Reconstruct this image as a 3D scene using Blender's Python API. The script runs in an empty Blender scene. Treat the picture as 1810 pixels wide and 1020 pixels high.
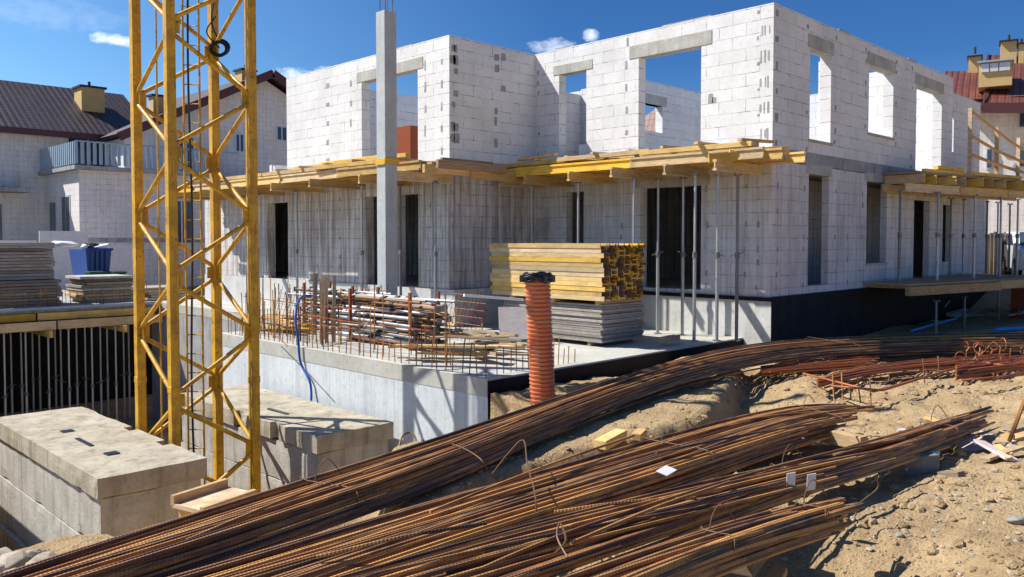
import bpy, math, random
from mathutils import Vector, Matrix, noise
random.seed(7)
S = bpy.context.scene
COL = S.collection
F = 1463.0; CX = 905.0; HOR = 425.0; EYE = 1.1
PITCH = math.radians(2.0)
CYP = HOR + F * math.tan(PITCH)
R2 = math.sqrt(0.5)
FWD = Vector((R2*math.cos(PITCH), R2*math.cos(PITCH), -math.sin(PITCH)))
RGT = Vector((R2, -R2, 0))
UPV = RGT.cross(FWD)
CAM = Vector((0, 0, EYE))

def ray(px, py): return FWD + RGT*((px-CX)/F) + UPV*((CYP-py)/F)
def onz(px, py, z):
    d = ray(px, py); t = (z-EYE)/d.z; return CAM + d*t
def onx(px, py, X):
    d = ray(px, py); return CAM + d*(X/d.x)
def ony(px, py, Y):
    d = ray(px, py); return CAM + d*(Y/d.y)
ORD = ['first','second','third','fourth','fifth','sixth','seventh','eighth','ninth','tenth','eleventh','twelfth','thirteenth','fourteenth','fifteenth','sixteenth','seventeenth','eighteenth','nineteenth','twentieth','twenty-first','twenty-second','twenty-third','twenty-fourth']

# ------------------------------------------------------------ materials
class NT:
    def __init__(s, name):
        s.m = bpy.data.materials.new(name); s.m.use_nodes = True
        s.t = s.m.node_tree; s.t.nodes.clear()
        s.out = s.t.nodes.new('ShaderNodeOutputMaterial')
        s.b = s.t.nodes.new('ShaderNodeBsdfPrincipled')
        s.t.links.new(s.b.outputs[0], s.out.inputs[0])
    def n(s, ty, ins=None, **kw):
        nd = s.t.nodes.new('ShaderNode'+ty)
        for k, v in kw.items(): setattr(nd, k, v)
        for k, v in (ins or {}).items(): s.set(nd.inputs[k], v)
        return nd
    def set(s, sock, v):
        if isinstance(v, bpy.types.NodeSocket): s.t.links.new(v, sock)
        elif isinstance(v, bpy.types.Node): s.t.links.new(v.outputs[0], sock)
        else:
            if hasattr(sock.default_value, '__len__') and len(sock.default_value) == 4 and len(v) == 3: v = (*v, 1)
            sock.default_value = v
    def pos(s, world=True):
        return s.n('NewGeometry').outputs['Position'] if world else s.n('TexCoord').outputs['Object']
    def scale(s, vec, sc): return s.n('Mapping', {0: vec, 3: sc}).outputs[0]
    def noise(s, vec, scale, detail=4, rough=.55, dist=0):
        return s.n('TexNoise', {'Vector': vec, 'Scale': scale, 'Detail': detail, 'Roughness': rough, 'Distortion': dist}).outputs[0]
    def mix(s, f, a, b, mode='MIX'):
        nd = s.n('Mix', None, data_type='RGBA', blend_type=mode)
        s.set(nd.inputs[0], f); s.set(nd.inputs[6], a); s.set(nd.inputs[7], b)
        return nd.outputs[2]
    def ramp(s, f, a, b, lo=0., hi=1.):
        return s.n('MapRange', {0: f, 1: a, 2: b, 3: lo, 4: hi}).outputs[0]
    def math(s, op, a, b=0.): return s.n('Math', {0: a, 1: b}, operation=op).outputs[0]
    def bump(s, h, st=.3, dist=.01, nrm=None):
        nd = s.n('Bump', {'Height': h, 'Strength': st, 'Distance': dist})
        if nrm is not None: s.set(nd.inputs['Normal'], nrm)
        return nd.outputs[0]
    def fin(s, col, rough=.9, nrm=None, metal=0., spec=None):
        s.set(s.b.inputs['Base Color'], col); s.set(s.b.inputs['Roughness'], rough); s.set(s.b.inputs['Metallic'], metal)
        if spec is not None: s.set(s.b.inputs['Specular IOR Level'], spec)
        if nrm is not None: s.set(s.b.inputs['Normal'], nrm)
        return s.m

def wall_uv(n):
    g = n.n('NewGeometry'); sn = n.n('SeparateXYZ', {0: g.outputs['True Normal']}); sp = n.n('SeparateXYZ', {0: g.outputs['Position']})
    ax = n.math('GREATER_THAN', n.math('ABSOLUTE', sn.outputs[0]), .6)
    u = n.math('ADD', n.math('MULTIPLY', ax, sp.outputs[1]), n.math('MULTIPLY', n.math('SUBTRACT', 1., ax), sp.outputs[0]))
    v = sp.outputs[2]
    return n.n('CombineXYZ', {0: u, 1: v, 2: 0.}).outputs[0], g.outputs['Position']

def m_block(name, base, dark, stain, streak, row=.25, wid=.6):
    n = NT(name); uv, P = wall_uv(n)
    uv = n.n('Mapping', {0: uv, 1: (0, .1, 0)}).outputs[0]
    wob = n.noise(P, 3.0, 2)
    br = n.n('TexBrick', {'Vector': uv, 'Color1': (1, 1, 1, 1), 'Color2': (.90, .90, .905, 1), 'Mortar': (0, 0, 0, 1), 'Scale': 1., 'Mortar Size': .006, 'Mortar Smooth': .3, 'Bias': -.35, 'Brick Width': wid, 'Row Height': row}, offset=.5)
    fm = n.math('MULTIPLY', br.outputs[1], n.ramp(n.noise(P, 2.3, 3), .3, .62, .15, 1.))
    c = n.mix(1., base, br.outputs[0], 'MULTIPLY')
    c = n.mix(br.outputs[1], c, base)
    c = n.mix(n.ramp(n.noise(P, .8, 6, .7), .42, .7, 0, .55), c, stain)
    c = n.mix(n.ramp(n.noise(n.scale(P, (1, 1, 1)), 14, 4, .7), .52, .72, 0, .5), c, stain)
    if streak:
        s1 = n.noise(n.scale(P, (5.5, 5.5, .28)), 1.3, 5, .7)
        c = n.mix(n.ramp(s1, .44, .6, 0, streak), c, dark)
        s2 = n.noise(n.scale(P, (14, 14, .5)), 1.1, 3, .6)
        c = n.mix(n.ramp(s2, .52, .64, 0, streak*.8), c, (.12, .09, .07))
    c = n.mix(n.math('MULTIPLY', fm, .65), c, dark)
    # random chipped dark joints
    ch = n.noise(n.scale(P, (2.2, 2.2, 4)), 1.7, 2)
    c = n.mix(n.math('MULTIPLY', br.outputs[1], n.ramp(ch, .53, .6)), c, (.13, .12, .12))
    h = n.math('SUBTRACT', n.math('MULTIPLY', n.noise(P, 30, 4), .25), br.outputs[1])
    return n.fin(c, .95, n.bump(h, .5, .008), spec=.2)

def m_conc(name, base, alt, sc=1.2, bump=.35, joint=None, streak=0., holes=False):
    n = NT(name); P = n.pos()
    c = n.mix(n.ramp(n.noise(P, sc, 6, .65), .35, .68), base, alt)
    c = n.mix(n.ramp(n.noise(P, sc*9, 5, .6), .5, .75, 0, .45), c, [x*.62 for x in alt])
    if streak:
        c = n.mix(n.ramp(n.noise(n.scale(P, (4, 4, .25)), 1.4, 5, .7), .5, .68, 0, streak), c, [x*.45 for x in alt])
    h = n.noise(P, 22, 6, .7)
    if joint:
        sp = n.n('SeparateXYZ', {0: P})
        f = n.math('FRACT', n.math('DIVIDE', sp.outputs[joint[0]], joint[1]))
        ln = n.math('LESS_THAN', f, .012)
        c = n.mix(n.math('MULTIPLY', ln, .65), c, [x*.35 for x in alt])
    c = n.mix(n.ramp(n.noise(P, 45, 2), .68, .74, 0, .5), c, [x*.3 for x in alt])
    return n.fin(c, .9, n.bump(h, bump, .012), spec=.25)

def m_paint(name, base, rust=(.16, .06, .02), amt=.3, rough=.5, metal=0., vary=.0):
    n = NT(name); P = n.pos()
    c = n.mix(n.ramp(n.noise(P, 3.5, 5, .7), .55-.15*amt, .85-.1*amt, 0, amt), base, rust)
    c = n.mix(n.ramp(n.noise(P, 28, 4, .7), .6, .72, 0, amt*1.4 if amt < .6 else .9), c, [x*.5 for x in rust])
    c = n.mix(n.ramp(n.noise(n.scale(P, (1, 1, .3)), 9, 3), .4, .7, 0, .25), c, [x*.6 for x in base])
    if vary:
        oi = n.n('ObjectInfo').outputs['Random']
        c = n.n('HueSaturation', {'Value': n.ramp(oi, 0, 1, 1-vary, 1+vary), 'Color': c}).outputs[0]
    if amt > .8 and base[0] > .5:
        c = n.mix(n.ramp(n.noise(n.scale(P, (16, 16, .8)), 1.6, 5, .7), .52, .66, 0, .6), c, (.24, .10, .02))
        c = n.mix(n.ramp(n.noise(P, 11, 6, .75), .60, .66, 0, .85), c, (.10, .045, .02))
    return n.fin(c, n.ramp(n.noise(P, 12, 3), .3, .7, rough*.8, min(1, rough*1.4)), n.bump(n.noise(P, 40, 3), .12, .003), metal)

def m_wood(name, a, b, sc=(1, 1, 1), vary=.25, dirt=.4):
    n = NT(name); O = n.n('TexCoord').outputs['Object']; oi = n.n('ObjectInfo').outputs['Random']
    off = n.n('CombineXYZ', {0: n.math('MULTIPLY', oi, 37.), 1: n.math('MULTIPLY', oi, 11.), 2: oi}).outputs[0]
    v = n.n('VectorMath', {0: O, 1: off}, operation='ADD').outputs[0]
    g = n.noise(n.scale(v, sc), 7, 5, .65, .6)
    c = n.mix(n.ramp(g, .35, .65), a, b)
    c = n.mix(n.ramp(n.noise(v, 2.2, 5, .7), .48, .74, 0, dirt), c, (.16, .11, .07))
    c = n.mix(n.ramp(n.noise(v, 26, 3, .7), .62, .72, 0, dirt), c, (.5, .46, .38))
    c = n.n('HueSaturation', {'Value': n.ramp(oi, 0, 1, 1-vary, 1+vary), 'Saturation': n.ramp(n.math('FRACT', n.math('MULTIPLY', oi, 7.3)), 0, 1, .75, 1.1), 'Color': c}).outputs[0]
    return n.fin(c, .8, n.bump(g, .4, .004), spec=.3)

def m_rust(name, a, b, c3, ex=.8):
    n = NT(name); uv = n.n('TexCoord').outputs['UV']; P = n.pos(); oi = n.n('ObjectInfo').outputs['Random']
    c = n.mix(n.ramp(oi, .25, .55), b, a)
    c = n.mix(n.ramp(oi, .62, .95, 0, .9), c, c3)
    l = n.n('CombineXYZ', {0: n.n('SeparateXYZ', {0: uv}).outputs[0], 1: n.math('MULTIPLY', oi, 90.), 2: 0.}).outputs[0]
    c = n.mix(n.ramp(n.noise(l, 1.1, 4, .6), .45, .68, 0, ex), c, c3)
    c = n.mix(n.ramp(n.noise(l, 2.4, 3, .6), .5, .7, 0, .8), c, b)
    c = n.mix(n.ramp(n.noise(P, 40, 3, .7), .55, .72, 0, .45), c, [x*.4 for x in a])
    w = n.n('TexWave', {'Vector': n.n('Mapping', {0: uv, 2: (0, 0, .5)}).outputs[0], 'Scale': 15., 'Distortion': 0.}).outputs[1]
    c = n.mix(n.ramp(w, .15, .5, .25, 0), c, [x*.35 for x in a])
    return n.fin(c, .55, n.bump(w, .6, .003, n.bump(n.noise(P, 60, 2), .3, .003)), .2, spec=.5)

def m_plain(name, c, rough=.5, metal=0., ns=.15):
    n = NT(name); P = n.pos(False)
    col = n.mix(n.ramp(n.noise(P, 6, 4, .7), .4, .7, 0, ns*2), c, [x*.5 for x in c])
    return n.fin(col, rough, n.bump(n.noise(P, 30, 3), .1, .004), metal)

def m_roof(name, a, b):
    n = NT(name); O = n.n('TexCoord').outputs['UV']
    w1 = n.n('TexWave', {'Vector': O, 'Scale': 1.05, 'Distortion': 0.}, bands_direction='X', wave_profile='SIN').outputs[1]
    w2 = n.n('TexWave', {'Vector': O, 'Scale': .95, 'Distortion': 0.}, bands_direction='Y', wave_profile='SAW').outputs[1]
    br = n.n('TexBrick', {'Vector': O, 'Color1': (*a, 1), 'Color2': (*b, 1), 'Mortar': (*[x*.25 for x in a], 1), 'Scale': 1., 'Mortar Size': .035, 'Brick Width': .32, 'Row Height': .35}, offset=0.)
    c = n.mix(n.ramp(n.noise(n.pos(), 1.5, 4), .4, .7, 0, .4), br.outputs[0], [x*.6 for x in a])
    h = n.math('ADD', w1, n.math('MULTIPLY', w2, .8))
    return n.fin(c, .5, n.bump(h, .5, .03), spec=.5)

def m_sand():
    n = NT('sand'); P = n.pos()
    a = (.55, .40, .225); b = (.38, .265, .14)
    c = n.mix(n.ramp(n.noise(P, .9, 6, .65), .35, .65), a, b)
    c = n.mix(n.ramp(n.noise(P, 7, 6, .75), .5, .75, 0, .7), c, (.19, .135, .085))
    c = n.mix(n.ramp(n.noise(P, 23, 4, .8), .57, .7, 0, .75), c, (.11, .075, .05))
    c = n.mix(n.ramp(n.noise(P, 31, 3, .6), .62, .7, 0, .7), c, (.55, .46, .34))
    vo = n.n('TexVoronoi', {'Vector': P, 'Scale': 26.}).outputs[0]
    h = n.math('ADD', n.noise(P, 11, 8, .75), n.math('MULTIPLY', n.ramp(vo, 0, .35, .6, 0), .5))
    return n.fin(c, 1., n.bump(h, .9, .06), spec=.1)

M = {}
M['blockU'] = m_block('aerated_block', (.77, .765, .76), (.28, .29, .29), (.50, .49, .48), 0)
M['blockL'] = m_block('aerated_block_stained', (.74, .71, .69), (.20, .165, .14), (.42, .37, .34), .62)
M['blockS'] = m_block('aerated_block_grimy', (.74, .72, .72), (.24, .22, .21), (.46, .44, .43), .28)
M['blockFar'] = m_block('aerated_block_far', (.80, .76, .73), (.34, .32, .31), (.58, .55, .53), .2)
M['mortar'] = m_conc('mortar', (.40, .39, .38), (.25, .24, .23), 4)
M['lintel'] = m_conc('lintel_concrete', (.52, .51, .47), (.36, .35, .31), 3, streak=.3)
M['slab'] = m_conc('slab_concrete', (.42, .42, .43), (.27, .27, .28), 2, streak=.5)
M['pitwall'] = m_conc('fair_faced_concrete', (.62, .66, .68), (.52, .56, .58), 1.0, joint=(1, .62), streak=.35)
M['found'] = m_conc('foundation_concrete', (.62, .62, .60), (.48, .48, .46), 1.5, streak=.2)
M['terr'] = m_conc('slab_top_concrete', (.50, .49, .45), (.38, .37, .33), 1.2)
M['ballast'] = m_conc('ballast_concrete', (.47, .43, .34), (.31, .27, .20), 2.2, .8, streak=.6)
M['ballastW'] = m_conc('ballast_concrete_pale', (.50, .48, .43), (.34, .32, .28), 2.0, .8, streak=.6)
M['post'] = m_conc('post_concrete', (.50, .53, .54), (.40, .43, .44), 2, .2, streak=.2)
def m_tar():
    n = NT('bitumen_coating'); P = n.pos()
    c = n.mix(n.ramp(n.noise(n.scale(P, (1, 1, .5)), 3, 6, .7), .4, .7), (.004, .005, .008), (.014, .015, .02))
    c = n.mix(n.ramp(n.noise(P, 5, 6, .75), .62, .72, 0, .5), c, (.10, .085, .065))
    return n.fin(c, .7, n.bump(n.noise(n.scale(P, (6, 6, 1)), 4, 4), .4, .01), spec=.2)
M['tar'] = m_tar()
M['yellow'] = m_paint('crane_yellow', (.70, .39, .015), (.17, .07, .02), .85, .5)
M['galv'] = m_paint('galvanised_steel', (.42, .44, .46), (.20, .11, .06), .35, .42, .55, .15)
M['galvd'] = m_paint('dull_steel', (.22, .23, .24), (.18, .09, .05), .5, .5, .5, .2)
M['dark'] = m_paint('dark_steel', (.03, .03, .035), (.08, .04, .02), .4, .5, .3)
M['beam'] = m_wood('yellow_glazed_timber', (.82, .47, .025), (.58, .36, .07), (.5, .5, 6), .25, .5)
M['beamP'] = m_wood('pale_timber', (.66, .47, .22), (.46, .31, .14), (.6, .6, 6), .22, .4)
M['plank'] = m_wood('site_plank', (.60, .42, .22), (.42, .27, .13), (.6, .6, 5), .3, .5)
M['plankD'] = m_wood('weathered_plank', (.34, .25, .16), (.22, .15, .09), (.6, .6, 5), .3, .5)
M['panel'] = m_wood('formwork_panel_grey', (.36, .33, .29), (.25, .22, .19), (1, 1, 5), .3, .6)
M['endred'] = m_paint('beam_end_red', (.07, .025, .025), (.02, .012, .012), .8, .8)
M['rust'] = m_rust('rebar_rust', (.27, .112, .040), (.060, .036, .032), (.68, .34, .09))
M['rustO'] = m_rust('rebar_fresh_rust', (.36, .10, .03), (.26, .075, .03), (.42, .14, .04))
M['wire'] = m_plain('tie_wire', (.14, .075, .04), .6, .2)
M['pipe'] = m_paint('orange_pvc', (.64, .18, .07), (.62, .42, .28), .45, .5)
M['black'] = m_plain('black_plastic', (.012, .014, .02), .3)
M['blue'] = m_plain('blue_plastic', (.015, .10, .42), .4)
M['skip'] = m_paint('blue_skip_paint', (.015, .07, .26), (.1, .05, .03), .4, .5)
M['cyan'] = m_plain('light_blue_plastic', (.03, .30, .75), .4)
M['green'] = m_plain('green_plastic', (.01, .09, .05), .5)
M['white'] = m_plain('white_paper', (.75, .76, .80), .6)
M['brick'] = m_block('red_brick', (.35, .09, .04), (.12, .05, .03), (.25, .07, .04), 0, .07, .25)
M['ochre'] = m_conc('ochre_render', (.66, .45, .20), (.56, .38, .16), 2)
M['roofB'] = m_roof('brown_tile', (.046, .032, .036), (.075, .046, .046))
M['roofR'] = m_roof('red_tile', (.16, .048, .034), (.23, .070, .045))
M['maroon'] = m_plain('maroon_fascia', (.085, .02, .022), .5)
M['glass'] = m_plain('window_glass', (.05, .07, .10), .08)
M['winframe'] = m_plain('window_frame_white', (.6, .62, .66), .4)
M['stone'] = m_conc('rubble_stone', (.42, .36, .28), (.28, .23, .17), 6)
M['carp'] = m_plain('car_paint_white', (.6, .62, .66), .25)
M['rubber'] = m_plain('rubber', (.02, .02, .02), .8)
M['lightblue'] = m_plain('steel_blue_paint', (.30, .40, .50), .5)
M['sand'] = m_sand()
M['pink'] = m_wood('pale_board', (.60, .52, .50), (.52, .45, .44), (1, 1, 4), .1, .3)
M['tape'] = m_plain('ochre_board', (.66, .40, .14), .7)

# ------------------------------------------------------------ mesh builder
class MB:
    def __init__(s): s.v = []; s.f = []; s.uv = None
    def add(s, vs, fs):
        o = len(s.v); s.v += [tuple(v) for v in vs]; s.f += [tuple(i+o for i in f) for f in fs]; return s
    def box(s, x0, x1, y0, y1, z0, z1):
        vs = [(x, y, z) for z in (z0, z1) for y in (y0, y1) for x in (x0, x1)]
        return s.add(vs, [(0,2,3,1), (4,5,7,6), (0,1,5,4), (2,6,7,3), (0,4,6,2), (1,3,7,5)])
    def obox(s, c, ax, ay, az):   # centre, half-axis vectors
        c = Vector(c); ax = Vector(ax); ay = Vector(ay); az = Vector(az)
        vs = [c+ax*i+ay*j+az*k for k in (-1, 1) for j in (-1, 1) for i in (-1, 1)]
        return s.add(vs, [(0,2,3,1), (4,5,7,6), (0,1,5,4), (2,6,7,3), (0,4,6,2), (1,3,7,5)])
    def beam(s, a, b, w, h, roll=0):
        a = Vector(a); b = Vector(b); d = (b-a); L = d.length; d.normalize()
        up = Vector((0, 0, 1)) if abs(d.z) < .95 else Vector((1, 0, 0))
        sd = d.cross(up).normalized(); up = sd.cross(d)
        if roll:
            q = Matrix.Rotation(roll, 3, d); sd = q @ sd; up = q @ up
        return s.obox((a+b)/2, d*L/2, sd*w/2, up*h/2)
    def prism(s, prof, a, b, up=Vector((0, 0, 1))):  # profile (side, up) swept a->b
        a = Vector(a); b = Vector(b); d = (b-a).normalized(); sd = d.cross(up).normalized(); u = sd.cross(d)
        k = len(prof); vs = [p+sd*x+u*y for p in (a, b) for x, y in prof]
        fs = [(i, (i+1) % k, k+(i+1) % k, k+i) for i in range(k)] + [tuple(range(k))[::-1], tuple(range(k, 2*k))]
        return s.add(vs, fs)
    def tube(s, pts, r, n=6, cap=True, uv=False):
        pts = [Vector(p) for p in pts]; m = len(pts); o = len(s.v)
        rs = r if isinstance(r, (list, tuple)) else [r]*m
        sd = None
        for i, p in enumerate(pts):
            d = (pts[min(i+1, m-1)]-pts[max(i-1, 0)]).normalized()
            if sd is None:
                up = Vector((0, 0, 1)) if abs(d.z) < .9 else Vector((1, 0, 0)); sd = d.cross(up).normalized()
            else:
                sd = (sd - d*sd.dot(d)).normalized()
            u = sd.cross(d)
            for k in range(n):
                a = 2*math.pi*k/n; s.v.append(tuple(p + (sd*math.cos(a)+u*math.sin(a))*rs[i]))
        for i in range(m-1):
            for k in range(n):
                a = o+i*n+k; b = o+i*n+(k+1) % n
                s.f.append((a, b, b+n, a+n))
        if cap:
            s.f.append(tuple(o+k for k in range(n))[::-1]); s.f.append(tuple(o+(m-1)*n+k for k in range(n)))
        if uv:
            L = [0.]
            for i in range(1, m): L.append(L[-1]+(pts[i]-pts[i-1]).length)
            s.uv = (o, n, L)
        return s
    def build(s, name, mat, parent=None, smooth=False, bevel=0, org=None, uvf=None):
        me = bpy.data.meshes.new(name)
        off = Vector((0, 0, 0))
        if parent is not None:
            off = WORLD[parent.name] if not LOCAL.get(parent.name) else off
        elif org is not None: off = Vector(org)
        vs = [tuple(Vector(v)-off) for v in s.v] if off.length else s.v
        me.from_pydata(vs, [], s.f); me.materials.append(mat)
        if smooth:
            me.polygons.foreach_set('use_smooth', [True]*len(me.polygons))
            try: me.set_sharp_from_angle(angle=math.radians(50))
            except Exception: pass
        if s.uv:
            o, n, L = s.uv; ul = me.uv_layers.new(name='UVMap')
            for li, lp in enumerate(me.loops):
                vi = lp.vertex_index-o; ul.data[li].uv = (L[min(vi//n, len(L)-1)], (vi % n)/n*.05)
        if uvf:
            ul = me.uv_layers.new(name='UVMap')
            for lp in me.loops: ul.data[lp.index].uv = uvf(s.v[lp.vertex_index])
        ob = bpy.data.objects.new(name, me); COL.objects.link(ob)
        if parent is not None:
            ob.parent = parent; WORLD[ob.name] = off; LOCAL[ob.name] = LOCAL.get(parent.name)
        elif org is not None: ob.location = org; WORLD[ob.name] = off
        else: WORLD[ob.name] = Vector((0, 0, 0))
        if bevel:
            md = ob.modifiers.new('bevel', 'BEVEL'); md.width = bevel; md.segments = 2; md.limit_method = 'ANGLE'
        return ob
WORLD = {}; LOCAL = {}
def thing(name, label, cat, loc=(0, 0, 0), group=None, local=False, rz=0):
    o = bpy.data.objects.new(name, None); COL.objects.link(o); o.location = loc; o.rotation_euler = (0, 0, rz)
    o.empty_display_size = .2
    WORLD[o.name] = Vector(loc); LOCAL[o.name] = local
    o['label'] = label; o['category'] = cat
    if group: o['group'] = group
    return o
def tag(o, label, cat, group=None):
    o['label'] = label; o['category'] = cat
    if group: o['group'] = group
    return o
def rough(ob, cell=.09, amp=.012, chip=.05, seed=1):
    import bmesh
    me = ob.data; bm = bmesh.new(); bm.from_mesh(me)
    for it in range(7):
        es = [e for e in bm.edges if e.calc_length() > cell*1.6]
        if not es: break
        bmesh.ops.subdivide_edges(bm, edges=es, cuts=1, use_grid_fill=True)
    bmesh.ops.triangulate(bm, faces=[f for f in bm.faces if len(f.verts) > 4])
    bm.normal_update()
    for v in bm.verts:
        p = v.co+ob.location+Vector((seed*3.1, 0, 0)); fs = v.link_faces
        sharp = any(len(e.link_faces) == 2 and e.calc_face_angle(0) > .8 for e in v.link_edges)
        d = amp*noise.noise(p*6)+amp*.5*noise.noise(p*17)
        if sharp:
            c = noise.noise(p*2.3); d -= chip*max(0, c-.12)*1.6+.004
        v.co += v.normal*d
    bm.to_mesh(me); bm.free()
    return ob
def copytree(root, loc, rz, label, group=None, sz=None):
    c = root.copy(); COL.objects.link(c); c.location = loc; c.rotation_euler = (0, 0, rz) if not hasattr(rz, '__len__') else rz
    c['label'] = label
    if group: c['group'] = group
    def rec(o, p):
        for ch in KIDS.get(o.name, []):
            d = ch.copy(); COL.objects.link(d); d.parent = p; rec(ch, d)
    rec(root, c); return c
KIDS = {}
def regkids(root):
    for o in bpy.data.objects:
        if o.parent: KIDS.setdefault(o.parent.name, [])
    def rec(o):
        KIDS[o.name] = [c for c in bpy.data.objects if c.parent == o]
        for c in KIDS[o.name]: rec(c)
    rec(root)
def crspline(P, per=6):
    P = [Vector(p) for p in P]; out = []
    for i in range(len(P)-1):
        p0 = P[max(i-1, 0)]; p1 = P[i]; p2 = P[i+1]; p3 = P[min(i+2, len(P)-1)]
        for k in range(per):
            t = k/per
            out.append(.5*((2*p1)+(p2-p0)*t+(2*p0-5*p1+4*p2-p3)*t*t+(3*p1-p0-3*p2+p3)*t**3))
    out.append(P[-1]); return out

def holed(mb, axis, c0, c1, a0, a1, z0, z1, holes):
    """wall slab: thickness c0..c1 on `axis`, runs a0..a1 on the other, holes (a,b,za,zb)"""
    As = sorted({a0, a1, *[h[0] for h in holes], *[h[1] for h in holes]}); As = [a for a in As if a0 <= a <= a1]
    Zs = sorted({z0, z1, *[h[2] for h in holes], *[h[3] for h in holes]}); Zs = [z for z in Zs if z0 <= z <= z1]
    def solid(i, j):
        if i < 0 or j < 0 or i >= len(As)-1 or j >= len(Zs)-1: return False
        ca = (As[i]+As[i+1])/2; cz = (Zs[j]+Zs[j+1])/2
        return not any(h[0] < ca < h[1] and h[2] < cz < h[3] for h in holes)
    def V(c, a, z): return (c, a, z) if axis == 'x' else (a, c, z)
    idx = {}
    def vi(c, i, j):
        k = (c, i, j)
        if k not in idx: idx[k] = len(mb.v); mb.v.append(V(c, As[i], Zs[j]))
        return idx[k]
    fl = axis == 'y'
    def face(*q): mb.f.append(tuple(q) if fl else tuple(q[::-1]))
    for i in range(len(As)-1):
        for j in range(len(Zs)-1):
            if not solid(i, j): continue
            face(vi(c0, i, j), vi(c0, i+1, j), vi(c0, i+1, j+1), vi(c0, i, j+1))
            face(vi(c1, i, j), vi(c1, i, j+1), vi(c1, i+1, j+1), vi(c1, i+1, j))
            if not solid(i-1, j): face(vi(c0, i, j), vi(c0, i, j+1), vi(c1, i, j+1), vi(c1, i, j))
            if not solid(i+1, j): face(vi(c0, i+1, j), vi(c1, i+1, j), vi(c1, i+1, j+1), vi(c0, i+1, j+1))
            if not solid(i, j-1): face(vi(c0, i, j), vi(c1, i, j), vi(c1, i+1, j), vi(c0, i+1, j))
            if not solid(i, j+1): face(vi(c0, i, j+1), vi(c0, i+1, j+1), vi(c1, i+1, j+1), vi(c1, i, j+1))
    return mb

# ------------------------------------------------------------ key dimensions
XA = 14.95; YS = 7.82; XB = 12.17; YB = 14.15; T = .25
ZT = -.84; ZF = 2.66; ZU = 2.92; ZTOP = 5.68
XE = 25.4; YL = 21.2; YLL = 26.5; XBACK = 27.
GZ = -1.08
def YA(px): return onx(px, 300, XA).y
def YBp(px): return onx(px, 300, XB).y
def XS(px): return ony(px, 300, YS).x
def zx(px, py, X): return onx(px, py, X).z
def zy(px, py, Y): return ony(px, py, Y).z

# ------------------------------------------------------------ terrain
def sm(a, b, x):
    t = max(0, min(1, (x-a)/(b-a))); return t*t*(3-2*t)
def pit_edge(x): return 5.75+.26*(x-1.3)+.7*(1-sm(1.75, 2.5, x)) if x < 7.9 else 99
LEDGE = [onz(a, b, -.92) for a, b in ((700, 905), (800, 855), (936, 803), (1083, 771), (1165, 745), (1234, 728), (1277, 688), (1296, 650))]
LEDF = [onz(a, b, -.9) for a, b in ((700, 780), (800, 760), (936, 715), (1083, 668), (1165, 640), (1234, 618), (1290, 605))]
def inpoly(x, y, P):
    c = False; j = len(P)-1
    for i in range(len(P)):
        if (P[i].y > y) != (P[j].y > y) and x < (P[j].x-P[i].x)*(y-P[i].y)/(P[j].y-P[i].y)+P[i].x: c = not c
        j = i
    return c
def dline(x, y, P):
    m = 9
    for i in range(len(P)-1):
        a, b = P[i], P[i+1]; dx, dy = b.x-a.x, b.y-a.y
        t = max(0, min(1, ((x-a.x)*dx+(y-a.y)*dy)/(dx*dx+dy*dy))); m = min(m, math.hypot(x-a.x-t*dx, y-a.y-t*dy))
    return m
LPOLY = LEDGE+LEDF[::-1]
def G(x, y):
    z = GZ
    z += .09*noise.noise(Vector((x*.5, y*.5, 1.3)))
    z += .05*noise.noise(Vector((x*1.7, y*1.7, 4.3)))
    d = (x+y)*R2; c = (x-y)*R2
    # spoil mound at the right foreground
    z += .30*math.exp(-((c-3.3)**2/1.6+(d-4.3)**2/1.3))
    z += .22*math.exp(-((c-5.2)**2/3.+(d-7.0)**2/1.6))
    # hollow beneath the stacked bars
    z -= .30*math.exp(-((c-1.6)**2/1.3+(d-4.9)**2/.8))
    z -= .22*math.exp(-((c-3.2)**2/1.+(d-11.0)**2/2.))
    if 0 < d < 20:
        z += (.035*noise.fractal(Vector((x*4, y*4, 0)), .6, 2.1, 6) if d > 9 else .030*noise.turbulence(Vector((x*3, y*3, 0)), 5, True, amplitude_scale=.6, frequency_scale=2.1)+.03*max(0, .45-noise.voronoi(Vector((x*7, y*7, 0)))[0][0])*(1 if noise.noise(Vector((x*1.3, y*1.3, 8))) > -.05 else .2))
    if 2.5 < x < 14 and 2 < y < 8.3:
        dd = dline(x, y, LPOLY+LPOLY[:1])+.05*noise.noise(Vector((x*3, y*3, 2)))
        inn = inpoly(x, y, LPOLY)
        k = 1 if inn else 1-sm(0, .22, dd)
        if not inn and y < 8:
            z -= .12*(1-sm(.3, 1.2, dd))
        z = z*(1-k)+(-.96+.03*noise.noise(Vector((x*2, y*2, 7)))+.016*noise.fractal(Vector((x*5, y*5, 0)), .8, 2.2, 5))*k
    z += sm(26, 31, x)*.95*sm(-20, 0, y)
    if x < 7.87 and y < 31.6:
        e = pit_edge(x)
        if x < -9: e = 60
        k = sm(e, e+1.5, y)*sm(-9, -7.5, x)
        z = z*(1-k) + (-4.6+.08*noise.noise(Vector((x*2, y*2, 9))))*k
    # under the concrete slabs keep the ground below
    if x > 7.86 and y > 8.3: z = min(z, -4.6) if (y < 31.6 and x < 34) else z
    if x > 14.8 and y > 7.9 and x < 27.2 and y < 30: z = min(z, -2.)
    if y >= 31.6 and x < 34 and y < 40: z = -1.3
    return z
def axis(segs):
    out = []
    for a, b, st in segs:
        k = max(1, round((b-a)/st)); out += [a+(b-a)*i/k for i in range(k)]
    return out+[segs[-1][1]]
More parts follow.
